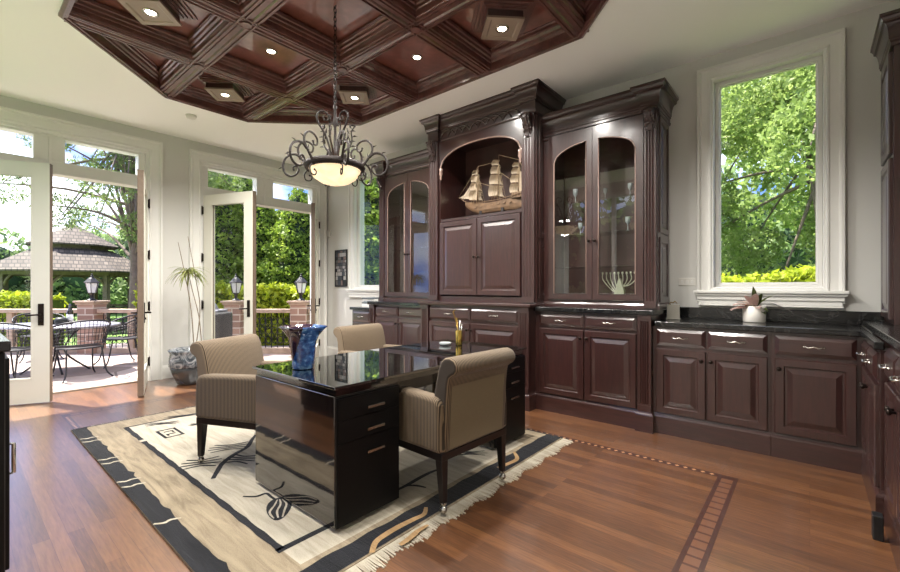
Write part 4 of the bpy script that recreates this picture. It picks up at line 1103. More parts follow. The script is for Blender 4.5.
for (x,y,sh,s,lb) in ((-1.27,4.08,3,1.0,'crystal goblet on the upper glass shelf of the right hutch, right one'),(-1.50,4.08,3,.9,'crystal goblet on the upper glass shelf of the right hutch, near the door seam'),
   (-1.29,4.08,2,1.1,'tall crystal goblet on the middle glass shelf of the right hutch'),(-1.17,4.1,2,.75,'short crystal goblet beside the tall one on the middle shelf'),
   (-1.75,4.08,2,1.0,'crystal goblet behind the left door of the right hutch, middle shelf'),(-1.8,4.08,3,1.2,'crystal vase behind the left door of the right hutch, upper shelf')):
    if gl is None:
        gl=thing('crystal_goblet',lb,'glass',(0,0,0),0,'crystal goblets in the right hutch'); MB().lathe(GP,20).build('goblet_glass',M['crystal'],gl); o=gl
    else: o=copy_tree(gl,lb)
    s*=.78; o.location=(x,y,shelf_z(sh)); o.scale=(s*.85,s*.85,s*1.1)

# ---- plant on the right counter
t=thing('small_potted_plant','small pink and green leafed plant in a white cylindrical pot on the counter','potted plant',(-.335,4.11,.911))
MB().lathe([(.07,0),(.075,.004),(.077,.125),(.073,.128),(.069,.12),(.068,.1),(.0001,.1)],32).build('pot',M['white'],t)
MB().lathe([(.067,.1),(.04,.108),(.0001,.11)],20).build('soil',M['soil'],t)
def blade(mb,base,direction,L_,w,droop,n=6,m=0,th=.0012,lift=.5):
    d=Vector(direction).normalized(); side=d.cross(Vector((0,0,1))); side=side.normalized() if side.length>.01 else Vector((1,0,0))
    vs=[]; p=Vector(base); v=d.copy()
    for i in range(n+1):
        t_=i/n; ww=w*sin(pi*min(.98,.12+.86*t_))**.8
        for (s,dz) in ((-1,.15*ww),(0,0),(1,.15*ww)): vs.append(tuple(p+side*ww/2*s+Vector((0,0,dz))))
        v=(v+Vector((0,0,-droop/n))).normalized(); p=p+v*L_/n
    k=len(vs); vs+= [(a,b,c-th) for a,b,c in vs]
    fs=[]
    for i in range(n):
        for j in range(2): a=3*i+j; fs+=[(a,a+1,a+4,a+3),(k+a+3,k+a+4,k+a+1,k+a)]
    mb.add(vs,fs,m,True)
mb=MB()
for (d,L_,w,dr) in (((-1,-.5,.45),.17,.075,.9),((-.9,-.6,.1),.18,.08,.3),((-.6,.3,.7),.15,.07,1.0),((.3,-.9,.6),.12,.06,1.0),((-.9,-.2,.8),.15,.06,1.1),((-.3,-.5,1.1),.15,.06,.9),((-.8,-.6,.6),.17,.065,.7),((.1,-.6,1.2),.16,.055,.8)): blade(mb,(0,0,.11),d,L_,w,dr)
mb.build('pink_leaves',M['pinkleaf'],t,fix=False)['label']='pink leaves'
mb=MB()
for (d,L_,w,dr) in (((.2,-.2,1.0),.13,.06,.9),((.5,.2,.9),.15,.055,.8),((-.1,.1,1.3),.17,.05,.5),((.55,-.5,-.1),.10,.06,.6),((-.5,-.6,.5),.1,.06,.8),((.6,-.5,.4),.11,.055,1.2)): blade(mb,(0.01,0,.11),d,L_,w,dr)
mb.tube([(0,0,.1),(.0,0,.25)],.003,5); mb.build('green_leaves',M['darkleaf'],t,fix=False)['label']='olive green leaves'
mb=MB()
for (d,L_,w,dr) in (((1,.1,.55),.24,.035,1.2),((.8,.6,.8),.2,.03,1.3)): blade(mb,(0.01,0,.12),d,L_,w,dr,8)
mb.build('pale_leaves',M['paper'],t,fix=False)['label']='long pale leaf'

# grey card stand at the left end of that counter
t=thing('card_holder','small grey card standing on the counter beside the glass hutch','card',(-.90,4.05,.911))
MB().box(-.05,.05,-.004,.004,0,.125).build('card',M['greycard'],t); MB().box(-.055,.055,-.02,.02,0,.008).build('foot',M['greycard'],t)
MB().tube(smooth([(-.03,0,.125),(-.02,0,.145),(.0,0,.14),(.01,0,.155),(.03,0,.135)],4),.004,6).build('ornament',M['brass'],t)
# papers on the left low cabinet
rnd=random.Random(4); z=.909
base_mats=[M['paper'],simple('folder_slate',(92,100,106),.5),simple('folder_grey',(140,146,148),.5)]
pt=[('flat white paper tray at the bottom of the stack on the left low cabinet',.045,0),('slate grey folder in the stack on the left low cabinet, second from bottom',.02,1),('pale grey folder in the stack, third from bottom',.022,2),('white paper pad in the stack, below the top folder',.025,0),('dark slate folder topmost of the stack on the left low cabinet',.018,1)]
for lb,h,m in pt:
    o=MB().box(-.15,.15,-.11,.11,0,h).build('paper_stack' if m==0 else 'folder',base_mats[m],loc=(-4.78+rnd.uniform(-.015,.015),3.98+rnd.uniform(-.015,.015),z),bevel=.003); o.rotation_euler.z=rnd.uniform(-.12,.12)
    tag(o,lb,'papers',"papers piled on the left low cabinet"); z+=h+.001

# ---- floor plant by the doors
t=thing('potted_floor_plant','tall thin stemmed plant in a grey blue glazed pot between the patio doors','potted plant',(-5.86,1.95,.0))
pot=NT('glazed_grey_blue'); pot.setp(rough=.18,coat=.6); f=pot.noise(pot.coord(),7,4,.6,2.5)
pot.l(pot.ramp(f,[(.4,lin((44,48,54))),(.5,lin((96,104,110))),(.6,lin((150,152,154)))]),pot.b.inputs['Base Color'])
low=simple('dark_glaze',(52,56,58),.2,coat=.6)
mb=MB().lathe([(.13,.0),(.15,.01),(.175,.07),(.205,.14),(.225,.20),(.222,.215)],40); mb.build('pot_foot',low,t)
mb=MB().lathe([(.222,.215),(.24,.23),(.235,.32),(.225,.38),(.245,.41),(.25,.425),(.235,.43),(.215,.40),(.20,.36),(.0001,.35)],40); mb.build('pot_rim',pot.mat,t)
MB().lathe([(.21,.36),(.1,.375),(.0001,.38)],24).build('soil',M['soil'],t)
tuft=(.02,-.04,1.38)
S1=smooth([(.05,.02,.36),(.0,.0,.9),(-.06,-.05,1.35),(-.14,-.10,1.75)],6); S2=smooth([(-.02,.05,.36),(-.0,.10,.9),(.0,.05,1.3),(-.02,-.03,1.82)],6); S3=smooth([(.07,.1,.36),(.06,.07,.8),(.04,.0,1.15),tuft],6)
for s_ in (S1,S2,S3): MB().tube(s_,[.007-.0035*i/(len(s_)-1) for i in range(len(s_))],6).build('stem',M['twig'],t)
mb=MB(); rnd=random.Random(11)
for i in range(64):
    a=rnd.uniform(0,2*pi); e=rnd.uniform(-.3,1.2); blade(mb,tuft,(cos(a),sin(a),e),rnd.uniform(.2,.34),.014,rnd.uniform(1.2,2.4),8)
mb.build('leaf_tuft',M['houseleaf'],t,fix=False)

# ---- black cabinet at the left edge of the photo
t=thing('black_sideboard','black sideboard with chrome handle at the left edge, by the front wall','sideboard',(-2.405,.145,0))
MB().box(-1.4,0,-.5,0,.04,.93).build('body',M['satin'],t,bevel=.006)
MB().box(-1.42,.012,-.5,.015,.932,.972).build('top',M['granite'],t,bevel=.004)
MB().box(-1.38,-.02,-.48,-.02,0,.04).build('plinth',M['black'],t)
for i in range(3):
    d=MB().nested(.02,.44,.06,.9,[(0,0),(0,-.012),(.003,-.014)],M=Matrix.Translation((-.46*i-.01,0.0,0))@Matrix.Rotation(pi,4,'Z')).build('door',M['satin'],t)
    MB().tube([(-.46*i-.10,.014,.42),(-.46*i-.10,.03,.42),(-.46*i-.10,.03,.54),(-.46*i-.10,.014,.54)],.007,8).build('handle',M['nickel'],d)
# ================================================================= OUTSIDE
GZ=-.03
# camera-plane helper for layout: distance ahead t and photo column u give a ground position
def at(u,t): 
    a=(u-450)/425; return ((.763*a-.646)*t,(.646*a+.763)*t)
mb=MB().box(-60,60,-60,70,-.9,-.62); o=mb.build('ground_lawn',M['grass']); o['kind']='structure'
# terrace slab outside the two walls
mb=MB(); mb.box(-11.6,XL-TH,-6,7.3,-.6,GZ); o=mb.build('ground_terrace',M['patio']); o['kind']='structure'
mb=MB(); mb.box(XL-TH,8,YB+TH,7.6,-.6,GZ-.1); o=mb.build('ground_bed',M['grass']); o['kind']='structure'

# ---- balustrade: runs along a line, stone piers with lanterns, iron panels between sandstone posts
P0=Vector(at(-60,7.9)+(0,)); P1=Vector(at(345,7.9)+(0,)); dirb=(P1-P0).normalized(); angb=atan2(dirb.y,dirb.x); Lb=(P1-P0).length
def along(u): return (Vector(at(u,7.9)+(0,))-P0).length
piers=[92,236,301]
t=thing('terrace_balustrade','long sandstone balustrade with dark iron scroll panels edging the terrace','railing',(P0.x,P0.y,GZ),angb)
segs=[]; cur=0
for u in piers: c=along(u); segs.append((cur,c-.155)); cur=c+.155
segs.append((cur,Lb))
for (a,b) in segs:
    if b-a<.1: continue
    MB().box(a,b,-.09,.09,.75,.82).build('rail',M['sandstone'],t,bevel=.01); MB().box(a,b,-.08,.08,0,.09).build('kerb',M['sandstone'],t)
    n=max(1,round((b-a)/.62)); st=(b-a)/n
    for i in range(n+1):
        if 0<i<n: MB().box(a+i*st-.05,a+i*st+.05,-.05,.05,.09,.75).build('post',M['sandstone'],t)
    for i in range(n):
        mb=MB(); x0,x1=a+i*st+.06,a+(i+1)*st-.06; w=x1-x0
        if w<.1: continue
        k=max(2,round(w/.11))
        for j in range(k+1):
            x=x0+w*j/k; mb.tube([(x,0,.1),(x,0,.74)],.008,4)
        for j in range(k):
            x=x0+w*(j+.5)/k; r=w/k*.42
            for zc_ in (.25,.42,.59): mb.tube([(x+r*cos(q),0,zc_+.07*sin(q)) for q in [2*pi*m/8 for m in range(8)]],.007,4,closed=True)
        mb.build('iron_panel',M['wroughtiron'],t)
pr=None; ln=None
plab=['brick pier with a lantern seen through the left patio door','brick pier seen through the glass of the open middle door leaf','brick pier with a lantern at the right end of the balustrade']
for i,u in enumerate(piers):
    c=P0+dirb*along(u)
    if pr is None:
        pr=thing('brick_pier',plab[i],'pier',(c.x,c.y,GZ),angb,'brick piers of the balustrade')
        MB().box(-.15,.15,-.15,.15,0,.90).build('shaft',M['brick'],pr,bevel=.008)
        mb=MB(); mb.box(-.17,.17,-.17,.17,.90,.94); mb.box(-.195,.195,-.195,.195,.94,.975); mb.build('cap',M['sandstone'],pr,bevel=.008)
        o=pr
    else: o=copy_tree(pr,plab[i],(c.x,c.y,GZ))
    ll=['dark post lantern on the pier in front of the gazebo','post lantern on the pier behind the open door leaf glass','post lantern on the pier at the right end of the balustrade'][i]
    if ln is None:
        ln=thing('post_lantern',ll,'lantern',(c.x,c.y,GZ+.976),angb,'lanterns on the brick piers')
        MB().lathe([(.075,0),(.08,.012),(.05,.03),(.03,.05),(.028,.10),(.05,.13),(.07,.145)],6,sm=False).build('base',M['wroughtiron'],ln)
        MB().lathe([(.062,.145),(.105,.33),(.10,.33),(.058,.15)],6,sm=False).build('glass',simple('frosted_lantern_glass',(206,210,212),.3,coat=.4),ln)
        mb=MB().lathe([(.125,.325),(.13,.335),(.06,.41),(.03,.43),(.028,.455),(.012,.47),(.018,.49),(.0001,.51)],6,sm=False)
        for q in range(6):
            a=q*pi/3; mb.tube([(.066*cos(a),.066*sin(a),.145),(.108*cos(a),.108*sin(a),.33)],.007,4)
        mb.build('hood',M['wroughtiron'],ln)
    else: copy_tree(ln,ll,(c.x,c.y,GZ+.976))

# ---- patio table and chairs
tx,ty=at(56,6.15)
t=thing('patio_table','oval grey metal patio table outside the left patio door','table',(tx,ty,GZ),angb)
mb=MB(); mb.prism([(.82*cos(a),.55*sin(a)) for a in [2*pi*i/40 for i in range(40)]],.665,.685); 
mb.tube([(.82*cos(a),.55*sin(a),.67) for a in [2*pi*i/40 for i in range(40)]],.016,6,closed=True); mb.build('table_top',M['tabletop'],t)
for k in range(4):
    a=pi/4+k*pi/2; P=smooth([(.35*cos(a),.25*sin(a),.665),(.15*cos(a),.12*sin(a),.45),(.12*cos(a),.10*sin(a),.25),(.42*cos(a),.32*sin(a),.0)],5)
    MB().tube(P,.013,6).build('leg',M['wroughtiron'],t)
def patio_chair(lb):
    t=thing('patio_chair',lb,'chair',(0,0,0),0,'wrought iron chairs around the patio table')
    # front -y
    mb=MB(); mb.prism([(.23*cos(a),.21*sin(a)) for a in [2*pi*i/24 for i in range(24)]],.405,.415); mb.tube([(.235*cos(a),.215*sin(a),.41) for a in [2*pi*i/24 for i in range(24)]],.011,6,closed=True); mb.build('seat',M['wroughtiron'],t)
    bk=MB()
    def bp(s,h): # barrel back surface, s -1..1
        a=s*R(98); r=.25+.06*h; return (r*sin(a)*1.05,.0+r*cos(a)*.95,.42+h*(.36-.13*s*s))
    bk.tube([bp(i/12-1,1) for i in range(25)],.012,6); bk.tube([bp(i/12-1,.12) for i in range(25)],.008,5)
    for i in range(25): 
        s=i/12-1; bk.tube([bp(s,.12),bp(s,.5),bp(s,1)],.0035,4)
    for h in (.25,.4,.55,.7,.85): bk.tube([bp(i/8-1,h) for i in range(17)],.003,4)
    bk.build('back',M['wroughtiron'],t)
    for (sx,sy) in ((-1,-1),(1,-1),(-1,1),(1,1)):
        P=smooth([(sx*.19,sy*.14,.41),(sx*.2,sy*.17,.25),(sx*.22,sy*.21,.08),(sx*.27,sy*.27,.0)],4); MB().tube(P,.010,6).build('leg',M['wroughtiron'],t)
    return t
pc=patio_chair('wrought iron barrel chair in front of the patio table, its back to the room')
p=at(80,5.75); pc.location=(p[0],p[1],GZ); pc.rotation_euler.z=atan2(ty-p[1],tx-p[0])+pi/2
for (u,tt,lb,ro) in ((120,6.75,'wrought iron barrel chair at the right end of the patio table',None),(14,5.55,'wrought iron barrel chair left of the patio table, behind the door glass',None),(40,7.2,'wrought iron barrel chair on the far side of the patio table',None)):
    p=at(u,tt); copy_tree(pc,lb,(p[0],p[1],GZ),atan2(ty-p[1],tx-p[0])+pi/2)
tt=GZ+.686
bz=thing('wine_bottle','dark wine bottle standing on the patio table','bottle',at(70,6.2)+(tt,))
MB().lathe([(.034,0),(.037,.01),(.037,.18),(.03,.205),(.014,.23),(.013,.29),(.0001,.295)],16).build('bottle_glass',simple('dark_bottle_glass',(34,22,18),.1,coat=1),bz)
MB().lathe([(.0378,.05),(.0378,.14)],16).build('bottle_label',M['paper'],bz)
o=MB().lathe([(.05,0),(.07,.02),(.075,.06),(.055,.1),(.05,.1)],16).build('dark_bowl',M['black'],loc=at(61,6.1)+(tt,)); tag(o,'small dark round bowl beside the bottle on the patio table','bowl')
mb=MB(); rnd=random.Random(9)
for i in range(18): a=rnd.uniform(0,6.28); blade(mb,(0,0,.05),(cos(a),sin(a),.9),.12,.03,.9,4)
pp=thing('herb_pot','small bright green plant in a pot on the patio table','potted plant',at(52,6.15)+(tt,)); MB().lathe([(.04,0),(.05,.06),(.045,.06),(.0001,.05)],16).build('pot',M['wroughtiron'],pp); mb.build('leaves',M['hedge'],pp,fix=False)
# covered grill outside the second door
p=at(212,6.9); t=thing('covered_grill','dark covered grill outside, seen low through the open door leaf glass','grill',(p[0],p[1],GZ),angb)
MB().box(-.24,.24,-.22,.22,0,.82).build('cover',M['cloth'],t,bevel=.05,segs=3); MB().box(-.18,.18,-.16,.16,.821,.86).build('lid',M['tabletop'],t,bevel=.015); MB().lathe([(.1,.861),(.07,.93),(.02,1.0),(.02,1.03),(.0001,1.04)],14).build('finial',M['tabletop'],t)

# ---- foliage
def leaves_mesh(name,n,fn,size,mat,seed=1,asp=.55):
    rnd=random.Random(seed); vs=[];fs=[]
    for i in range(n):
        c,nrm=fn(rnd); s=size*rnd.uniform(.6,1.35)
        d=Vector((rnd.gauss(0,1),rnd.gauss(0,1),rnd.gauss(0,1)))
        d=(d.normalized()*.9+nrm*.6); a=d.cross(Vector((rnd.gauss(0,1),rnd.gauss(0,1),rnd.gauss(0,1)))); 
        if a.length<1e-4: continue
        a.normalize(); b=d.cross(a).normalized(); b0=len(vs)
        vs+=[tuple(c-a*s),tuple(c+b*s*asp-a*s*.1),tuple(c+a*s),tuple(c-b*s*asp-a*s*.1)]; fs.append((b0,b0+1,b0+2,b0+3))
    me=bpy.data.meshes.new(name); me.from_pydata(vs,[],fs); me.materials.append(mat); return me
def obj(name,me,parent=None,loc=None):
    o=bpy.data.objects.new(name,me); col.objects.link(o); 
    if parent is not None:o.parent=parent
    if loc: o.location=loc
    return o
def cone_fn(h,r):
    def f(rnd):
        z=h*(1-sqrt(rnd.random()))*.98+.02*h; q=z/h; rr=r*(sin(pi*min(1,.18+.82*q))**.8 if q<.5 else (1-q)**.75*1.55)
        a=rnd.uniform(0,2*pi); lob=1+.13*sin(5*a+z*3)+.1*sin(11*z+a*2); k=rnd.uniform(.72,1.05)*lob
        n=Vector((cos(a),sin(a),.5)); return Vector((rr*k*cos(a),rr*k*sin(a),z)),n
    return f
def blob_fn(bl):
    ws=[b[3]**2 for b in bl]; tot=sum(ws)
    def f(rnd):
        r=rnd.random()*tot; i=0
        while r>ws[i] and i<len(bl)-1: r-=ws[i]; i+=1
        x,y,z,rad=bl[i]; v=Vector((rnd.gauss(0,1),rnd.gauss(0,1),rnd.gauss(0,1))).normalized(); k=rad*rnd.uniform(.55,1.0)**.6
        return Vector((x,y,z))+Vector((v.x*k,v.y*k,v.z*k*.8)),v
    return f
# arborvitae screen
am=leaves_mesh('foliage',20000,cone_fn(5.2,1.0),.055,M['arbor'],3)
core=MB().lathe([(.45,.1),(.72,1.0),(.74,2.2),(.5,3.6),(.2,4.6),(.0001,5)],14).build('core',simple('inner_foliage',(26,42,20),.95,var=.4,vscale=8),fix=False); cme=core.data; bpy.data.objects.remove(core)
tkm=MB().lathe([(.09,0),(.07,1)],8).build('trunk',M['bark'],fix=False); tme=tkm.data; bpy.data.objects.remove(tkm)
def arbor(u,t_,h,lb,z=-.6):
    p=at(u,t_); t=thing('arborvitae',lb,'tree',(p[0],p[1],z),random.random()*6,'tall clipped evergreens behind the balustrade')
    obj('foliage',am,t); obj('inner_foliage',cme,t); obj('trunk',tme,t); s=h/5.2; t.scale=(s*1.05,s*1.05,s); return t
ar=[(205,12.6,5.6,'tall green arborvitae, leftmost seen through the middle door'),(222,12.0,5.0,'arborvitae second from left behind the middle door leaf glass'),(243,12.6,5.4,'arborvitae behind the door leaf handle stile'),
 (262,12.2,4.7,'arborvitae just right of the open door leaf edge'),(281,12.6,4.35,'arborvitae in the centre of the open right doorway'),(298,11.8,4.7,'arborvitae behind the right pier lantern'),(316,12.4,4.9,'arborvitae near the right jamb of the second doorway'),
 (334,12.4,5.6,'arborvitae hidden mostly behind the corner wall'),(358,11.0,4.6,'green arborvitae seen low in the narrow window beside the left hutch'),(376,11.6,6.2,'taller arborvitae seen in the narrow window, right side'),(398,12,5.6,'arborvitae past the narrow window')]
for a in ar: arbor(*a)
# golden hedge in front
def hedge_fn(L_,w,h):
    def f(rnd):
        x=rnd.uniform(0,L_); k=rnd.random()
        if k<.45: return Vector((x,rnd.uniform(-w/2,w/2),h+rnd.gauss(0,.05)+.05*sin(x*5))),Vector((0,0,1))
        s=-1 if rnd.random()<.7 else 1
        return Vector((x,s*w/2+rnd.gauss(0,.04),rnd.uniform(0,h))),Vector((0,s,.4))
    return f
def hedge(name,p0,p1,w,h,z,n,lb,size=.06,seed=5,mat='hedge'):
    p0=Vector(p0+(0,));p1=Vector(p1+(0,)); L_=(p1-p0).length; d=p1-p0
    t=thing(name,lb,'hedge',(p0.x,p0.y,z),atan2(d.y,d.x)); obj('foliage',leaves_mesh('foliage',n,hedge_fn(L_,w,h),size,M[mat],seed),t)
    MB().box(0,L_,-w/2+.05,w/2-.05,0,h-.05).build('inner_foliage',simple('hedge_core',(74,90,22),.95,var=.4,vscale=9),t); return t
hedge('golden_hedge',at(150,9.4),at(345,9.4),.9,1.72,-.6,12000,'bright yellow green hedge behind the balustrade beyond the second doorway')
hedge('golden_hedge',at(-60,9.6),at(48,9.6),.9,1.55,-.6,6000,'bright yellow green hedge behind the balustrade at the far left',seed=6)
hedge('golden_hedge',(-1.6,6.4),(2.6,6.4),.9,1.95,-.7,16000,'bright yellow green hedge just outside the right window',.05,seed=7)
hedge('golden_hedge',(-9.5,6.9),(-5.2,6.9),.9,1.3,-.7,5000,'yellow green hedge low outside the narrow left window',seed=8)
# big trees
def big_tree(name,lb,x,y,z,h,blobs,n,size,mat,seed,trunk_r=.16,branches=14,asp=.55,group=None):
    t=thing(name,lb,'tree',(x,y,z),0,group); rnd=random.Random(seed)
    obj('foliage',leaves_mesh('foliage',n,blob_fn(blobs),size,M[mat],seed,asp),t)
    mb=MB(); mb.tube(smooth([(0,0,0),(.05,.03,h*.3),(-.04,.05,h*.6),(.02,0,h*.95)],5),[trunk_r*(1-.75*i/15) for i in range(16)],8)
    mb.build('trunk',M['bark'],t)
    mb=MB()
    for i in range(branches):
        b=blobs[i%len(blobs)]; z0=h*(.25+.6*rnd.random()); e=Vector((b[0],b[1],b[2]))+Vector((rnd.gauss(0,.3),rnd.gauss(0,.3),rnd.gauss(0,.3)))*b[3]
        m_=Vector((e.x*.45,e.y*.45,(z0+e.z)/2+.15)); mb.tube(smooth([(0,0,z0),m_,e],4),[trunk_r*.32*(1-.85*k/8) for k in range(9)],5)
    mb.build('branches',M['bark'],t); return t
def blobs(seed,n,R_,z0,z1,r0,r1,sx=1,sy=1):
    rnd=random.Random(seed); o=[]
    for i in range(n):
        a=rnd.uniform(0,2*pi); rr=R_*sqrt(rnd.random()); z=rnd.uniform(z0,z1); k=1-.5*abs((z-(z0+z1)/2)/((z1-z0)/2))
        o.append((rr*cos(a)*k*sx,rr*sin(a)*k*sy,z,rnd.uniform(r0,r1)))
    return o
x,y=.2,10.2
big_tree('broadleaf_tree','large leafy green tree filling the right window',x,y,-.7,7.5,blobs(21,26,3.2,1.6,5.6,.55,1.0),40000,.05,'maple',21,.14,26)
big_tree('broadleaf_tree','leafy tree on the left side of the right window, sky showing through',-1.9,11.0,-.7,8.5,blobs(24,22,2.6,1.6,6.9,.4,.8),12000,.055,'maple',24,.12,24)
big_tree('broadleaf_tree','darker leafy tree at the back of the right window',1.9,14,-.7,10,blobs(22,26,4,1.5,8.2,.7,1.3),20000,.09,'maple',22,.2,20)
# pine beside the gazebo
px_,py_=at(134,10.5)
big_tree('pine_tree','tall bare trunked pine with sparse needles right of the gazebo',px_,py_,-.6,9.5,[(rr*cos(a),rr*sin(a)*.8,z,.5) for (rr,a,z) in [(.7+2.5*((i*37)%10)/10,i*2.4,3.2+.13*i) for i in range(46)]],28000,.055,'pine',31,.15,110,.25)
px_,py_=at(45,15)
0 and big_tree('pine_tree','sparse pine branches above the gazebo roof',px_,py_,-.6,10,[(rr*cos(a),rr*sin(a),z,.6) for (rr,a,z) in [(.8+2.6*((i*37)%10)/10,i*2.4,4.1+.16*i) for i in range(30)]],8000,.06,'pine',33,.12,60,.25)
px_,py_=at(5,27)
big_tree('broadleaf_tree','dense green tree at the far left beside the gazebo',px_,py_,-.6,4.2,blobs(35,18,1.9,.8,3.3,.6,1.0),9000,.1,'far',35,.12,10)
px_,py_=at(196,16)
big_tree('broadleaf_tree','dark tree behind the wall between the two patio doors',px_,py_,-.6,8,blobs(36,20,2.3,1.2,7.2,.7,1.2),9000,.11,'far',36,.15,10)
# distant backdrop trees, each its own
dm=leaves_mesh('foliage',5000,blob_fn(blobs(41,18,2.6,1.0,5.2,.9,1.5)),.17,M['far'],41)
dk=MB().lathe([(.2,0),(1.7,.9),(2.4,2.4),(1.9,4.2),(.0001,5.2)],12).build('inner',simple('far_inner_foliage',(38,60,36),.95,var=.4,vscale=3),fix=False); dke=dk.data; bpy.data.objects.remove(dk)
far=[(-30,26,1.0,'far tree at the very left edge behind the balustrade'),(40,30,.95,'far tree behind the gazebo, left side'),(75,32,1.0,'far tree straight behind the gazebo'),(110,30,1.1,'far tree behind the gazebo, right side'),(150,26,1.1,'far tree right of the pine trunk'),(185,24,1.2,'far tree behind the pier of wall between doors'),(225,22,1.4,'far tree rising behind the left evergreens'),(300,24,1.0,'far tree behind the right evergreens'),(360,22,1.4,'far tree behind the narrow window'),(400,24,1.3,'far tree past the left hutch'),(640,26,1.5,'far tree past the right hutch'),(720,26,1.6,'far tree behind the left half of the right window'),(800,24,1.4,'far tree behind the right half of the right window'),(860,24,1.5,'far tree beyond the room corner')]
for (u,t_,s,lb) in far:
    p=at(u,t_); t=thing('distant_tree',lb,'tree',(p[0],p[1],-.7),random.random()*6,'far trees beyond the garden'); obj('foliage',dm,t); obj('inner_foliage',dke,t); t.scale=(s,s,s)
# unseen trees added in front-wall direction so the glass reflects green
for i,(x,y) in enumerate(((-9,-8),(-5,-9),(-1,-8.2),(3,-9))):
    t=thing('distant_tree','unseen garden tree behind the camera, added for reflections',"tree",(x,y,-.7),i,'unseen garden trees added behind the camera for reflections'); obj('foliage',dm,t); obj('inner_foliage',dke,t)

# ---- gazebo
gx,gy=at(74,18.5); t=thing('gazebo','octagonal timber gazebo with two tier shingled roof beyond the terrace','gazebo',(gx,gy,-.6),angb)
N=8; RR=2.55
def ringpts(r,z,off=pi/8): return [(r*cos(off+2*pi*i/N),r*sin(off+2*pi*i/N),z) for i in range(N)]
for i in range(N):
    a=pi/8+2*pi*i/N; MB().box(RR*.9*cos(a)-.09,RR*.9*cos(a)+.09,RR*.9*sin(a)-.09,RR*.9*sin(a)+.09,0,2.55).build('post',M['oldwood'],t)
def roof(r0,z0,r1,z1,name,th=.06):
    mb=MB(); A=ringpts(r0,z0);B=ringpts(r1,z1);C=ringpts(r0,z0-th);D=ringpts(r1,z1-th)
    mb.add(A+B+C+D,[(i,(i+1)%N,N+(i+1)%N,N+i) for i in range(N)]+[(2*N+i,3*N+i,3*N+(i+1)%N,2*N+(i+1)%N) for i in range(N)]+[(i,2*N+i,2*N+(i+1)%N,(i+1)%N) for i in range(N)]+[(N+i,N+(i+1)%N,3*N+(i+1)%N,3*N+i) for i in range(N)])
    return mb.build(name,M['shingle'],t)
roof(3.0,2.48,1.35,3.42,'lower_roof'); roof(1.6,3.62,.12,4.5,'upper_roof')
mb=MB(); mb.add(ringpts(1.2,3.35)+ringpts(1.2,3.62),[(i,(i+1)%N,N+(i+1)%N,N+i) for i in range(N)]); mb.build('clerestory',M['oldwood'],t)
mb=MB(); A=ringpts(RR*.97,2.3);B=ringpts(RR*.97,2.52);C=ringpts(RR*.88,2.3);D=ringpts(RR*.88,2.52); mb.add(A+B+C+D,[(i,(i+1)%N,N+(i+1)%N,N+i) for i in range(N)]+[(2*N+i,3*N+i,3*N+(i+1)%N,2*N+(i+1)%N) for i in range(N)]+[(i,2*N+i,2*N+(i+1)%N,(i+1)%N) for i in range(N)]); mb.build('beam',M['oldwood'],t)
for i in range(N):
    a=pi/8+2*pi*i/N; 
    for s in (-1,1):
        b=a+s*2*pi/N*.28
        MB().tube([(RR*.9*cos(a),RR*.9*sin(a),1.8),(RR*.9*cos(a+s*.1),RR*.9*sin(a+s*.1),2.12),(RR*.89*cos(b),RR*.89*sin(b),2.34)],.045,6).build('brace',M['oldwood'],t)
    p=ringpts(RR*.9,.95)[i]; q=ringpts(RR*.9,.95)[(i+1)%N]; MB().tube([p,q],.04,6).build('handrail',M['oldwood'],t)
MB().lathe([(.12,4.45),(.06,4.6),(.09,4.7),(.0001,4.85)],8).build('finial',M['oldwood'],t)
mb=MB(); mb.add([p for p in ringpts(RR,.0)]+[p for p in ringpts(RR,.12)],[tuple(range(N)),tuple(range(N,2*N))[::-1]]+[(i,(i+1)%N,N+(i+1)%N,N+i) for i in range(N)]); mb.build('deck',M['oldwood'],t)
# ================================================================= CAMERA, LIGHT
cam=bpy.data.cameras.new('camera'); co=bpy.data.objects.new('camera',cam); col.objects.link(co)
cam.lens=17.0; cam.sensor_width=36; cam.shift_y=.0022; cam.clip_start=.02; cam.clip_end=300
co.location=(0,0,1.18); co.rotation_euler=(R(90),0,atan2(.646,.763)); scene.camera=co

sd=bpy.data.lights.new('sun','SUN'); sd.energy=SUN; sd.angle=R(.6); sd.color=(1,.95,.86)
so=bpy.data.objects.new('sun',sd); col.objects.link(so); so.location=(-12,2,14)
dirv=Vector((cos(R(62))*.93,cos(R(62))*.36,-sin(R(62)))).normalized(); so.rotation_euler=dirv.to_track_quat('-Z','Y').to_euler()

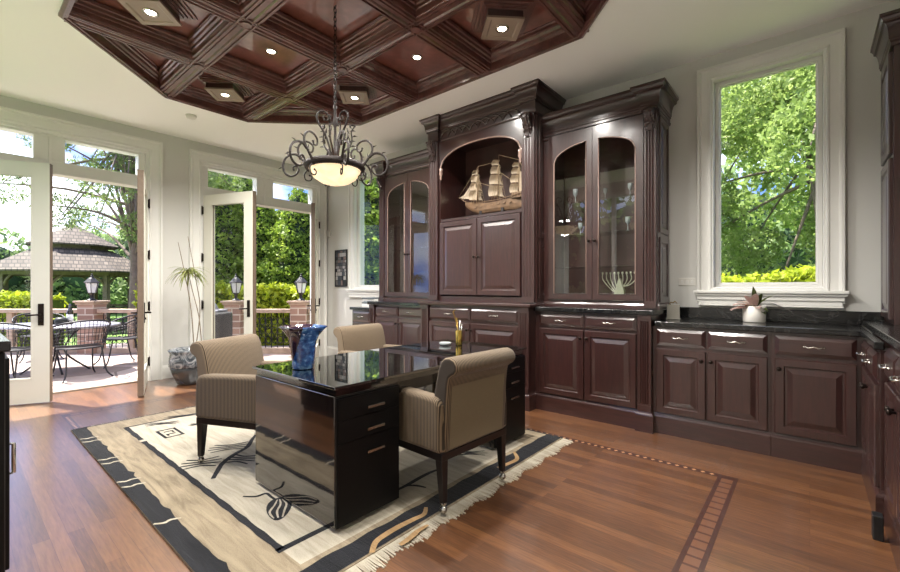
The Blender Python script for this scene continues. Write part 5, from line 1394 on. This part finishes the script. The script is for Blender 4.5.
w=bpy.data.worlds.new('world'); scene.world=w; w.use_nodes=True; t=w.node_tree; bg=t.nodes['Background']
tc=t.nodes.new('ShaderNodeTexCoord'); sep=t.nodes.new('ShaderNodeSeparateXYZ'); t.links.new(tc.outputs['Generated'],sep.inputs[0])
rp=t.nodes.new('ShaderNodeValToRGB'); e=rp.color_ramp.elements; e[0].position=0; e[0].color=lin((84,118,182)); e[1].position=.7; e[1].color=lin((54,88,166))
q=e.new(.18); q.color=lin((66,98,172))
t.links.new(sep.outputs[2],rp.inputs[0])
mp=t.nodes.new('ShaderNodeMapping'); mp.inputs['Scale'].default_value=(1,1,2.2); t.links.new(tc.outputs['Generated'],mp.inputs[0])
nz=t.nodes.new('ShaderNodeTexNoise'); nz.inputs['Scale'].default_value=2.6; nz.inputs['Detail'].default_value=7; nz.inputs['Roughness'].default_value=.55; t.links.new(mp.outputs[0],nz.inputs['Vector'])
r2=t.nodes.new('ShaderNodeValToRGB'); r2.color_ramp.elements[0].position=.42; r2.color_ramp.elements[1].position=.6; t.links.new(nz.outputs['Fac'],r2.inputs[0])
mx=t.nodes.new('ShaderNodeMix'); mx.data_type='RGBA'; t.links.new(r2.outputs[0],mx.inputs[0]); t.links.new(rp.outputs[0],mx.inputs[6]); mx.inputs[7].default_value=(.62,.64,.67,1)
t.links.new(mx.outputs[2],bg.inputs[0]); bg.inputs[1].default_value=SKY

def lamp(kind,loc,power,color=(1,.955,.89),size=.1,spot=None,name='lamp_light'):
    l=bpy.data.lights.new(name,kind); l.energy=power; l.color=color
    if kind=='AREA': l.shape='DISK'; l.size=size
    else: l.shadow_soft_size=size
    if spot: l.spot_size=R(spot); l.spot_blend=.6
    o=bpy.data.objects.new(name,l); col.objects.link(o); o.location=loc; return o
for (x,y,_) in box_pos: lamp('SPOT',(x,y,ZP-.23),CAN,size=.05,spot=150)
for (x,y) in ((cx[1],cy[1]),(cx[2],cy[2]),(cx[3],cy[1]),(cx[2],cy[0])): lamp('SPOT',(x,y,ZP-.02),CAN,size=.05,spot=150)
lamp('POINT',(XC+.02,1.905,2.07),CHAN,size=.12)

vs=scene.view_settings; vs.view_transform='Standard'; vs.look='None'; vs.exposure=EXPO; vs.gamma=1; vs.use_curve_mapping=False
scene.cycles.use_denoising=True
scene.cycles.max_bounces=8; scene.cycles.diffuse_bounces=5; scene.cycles.glossy_bounces=4; scene.cycles.transparent_max_bounces=16
scene.cycles.sample_clamp_indirect=4
scene.render.film_transparent=False
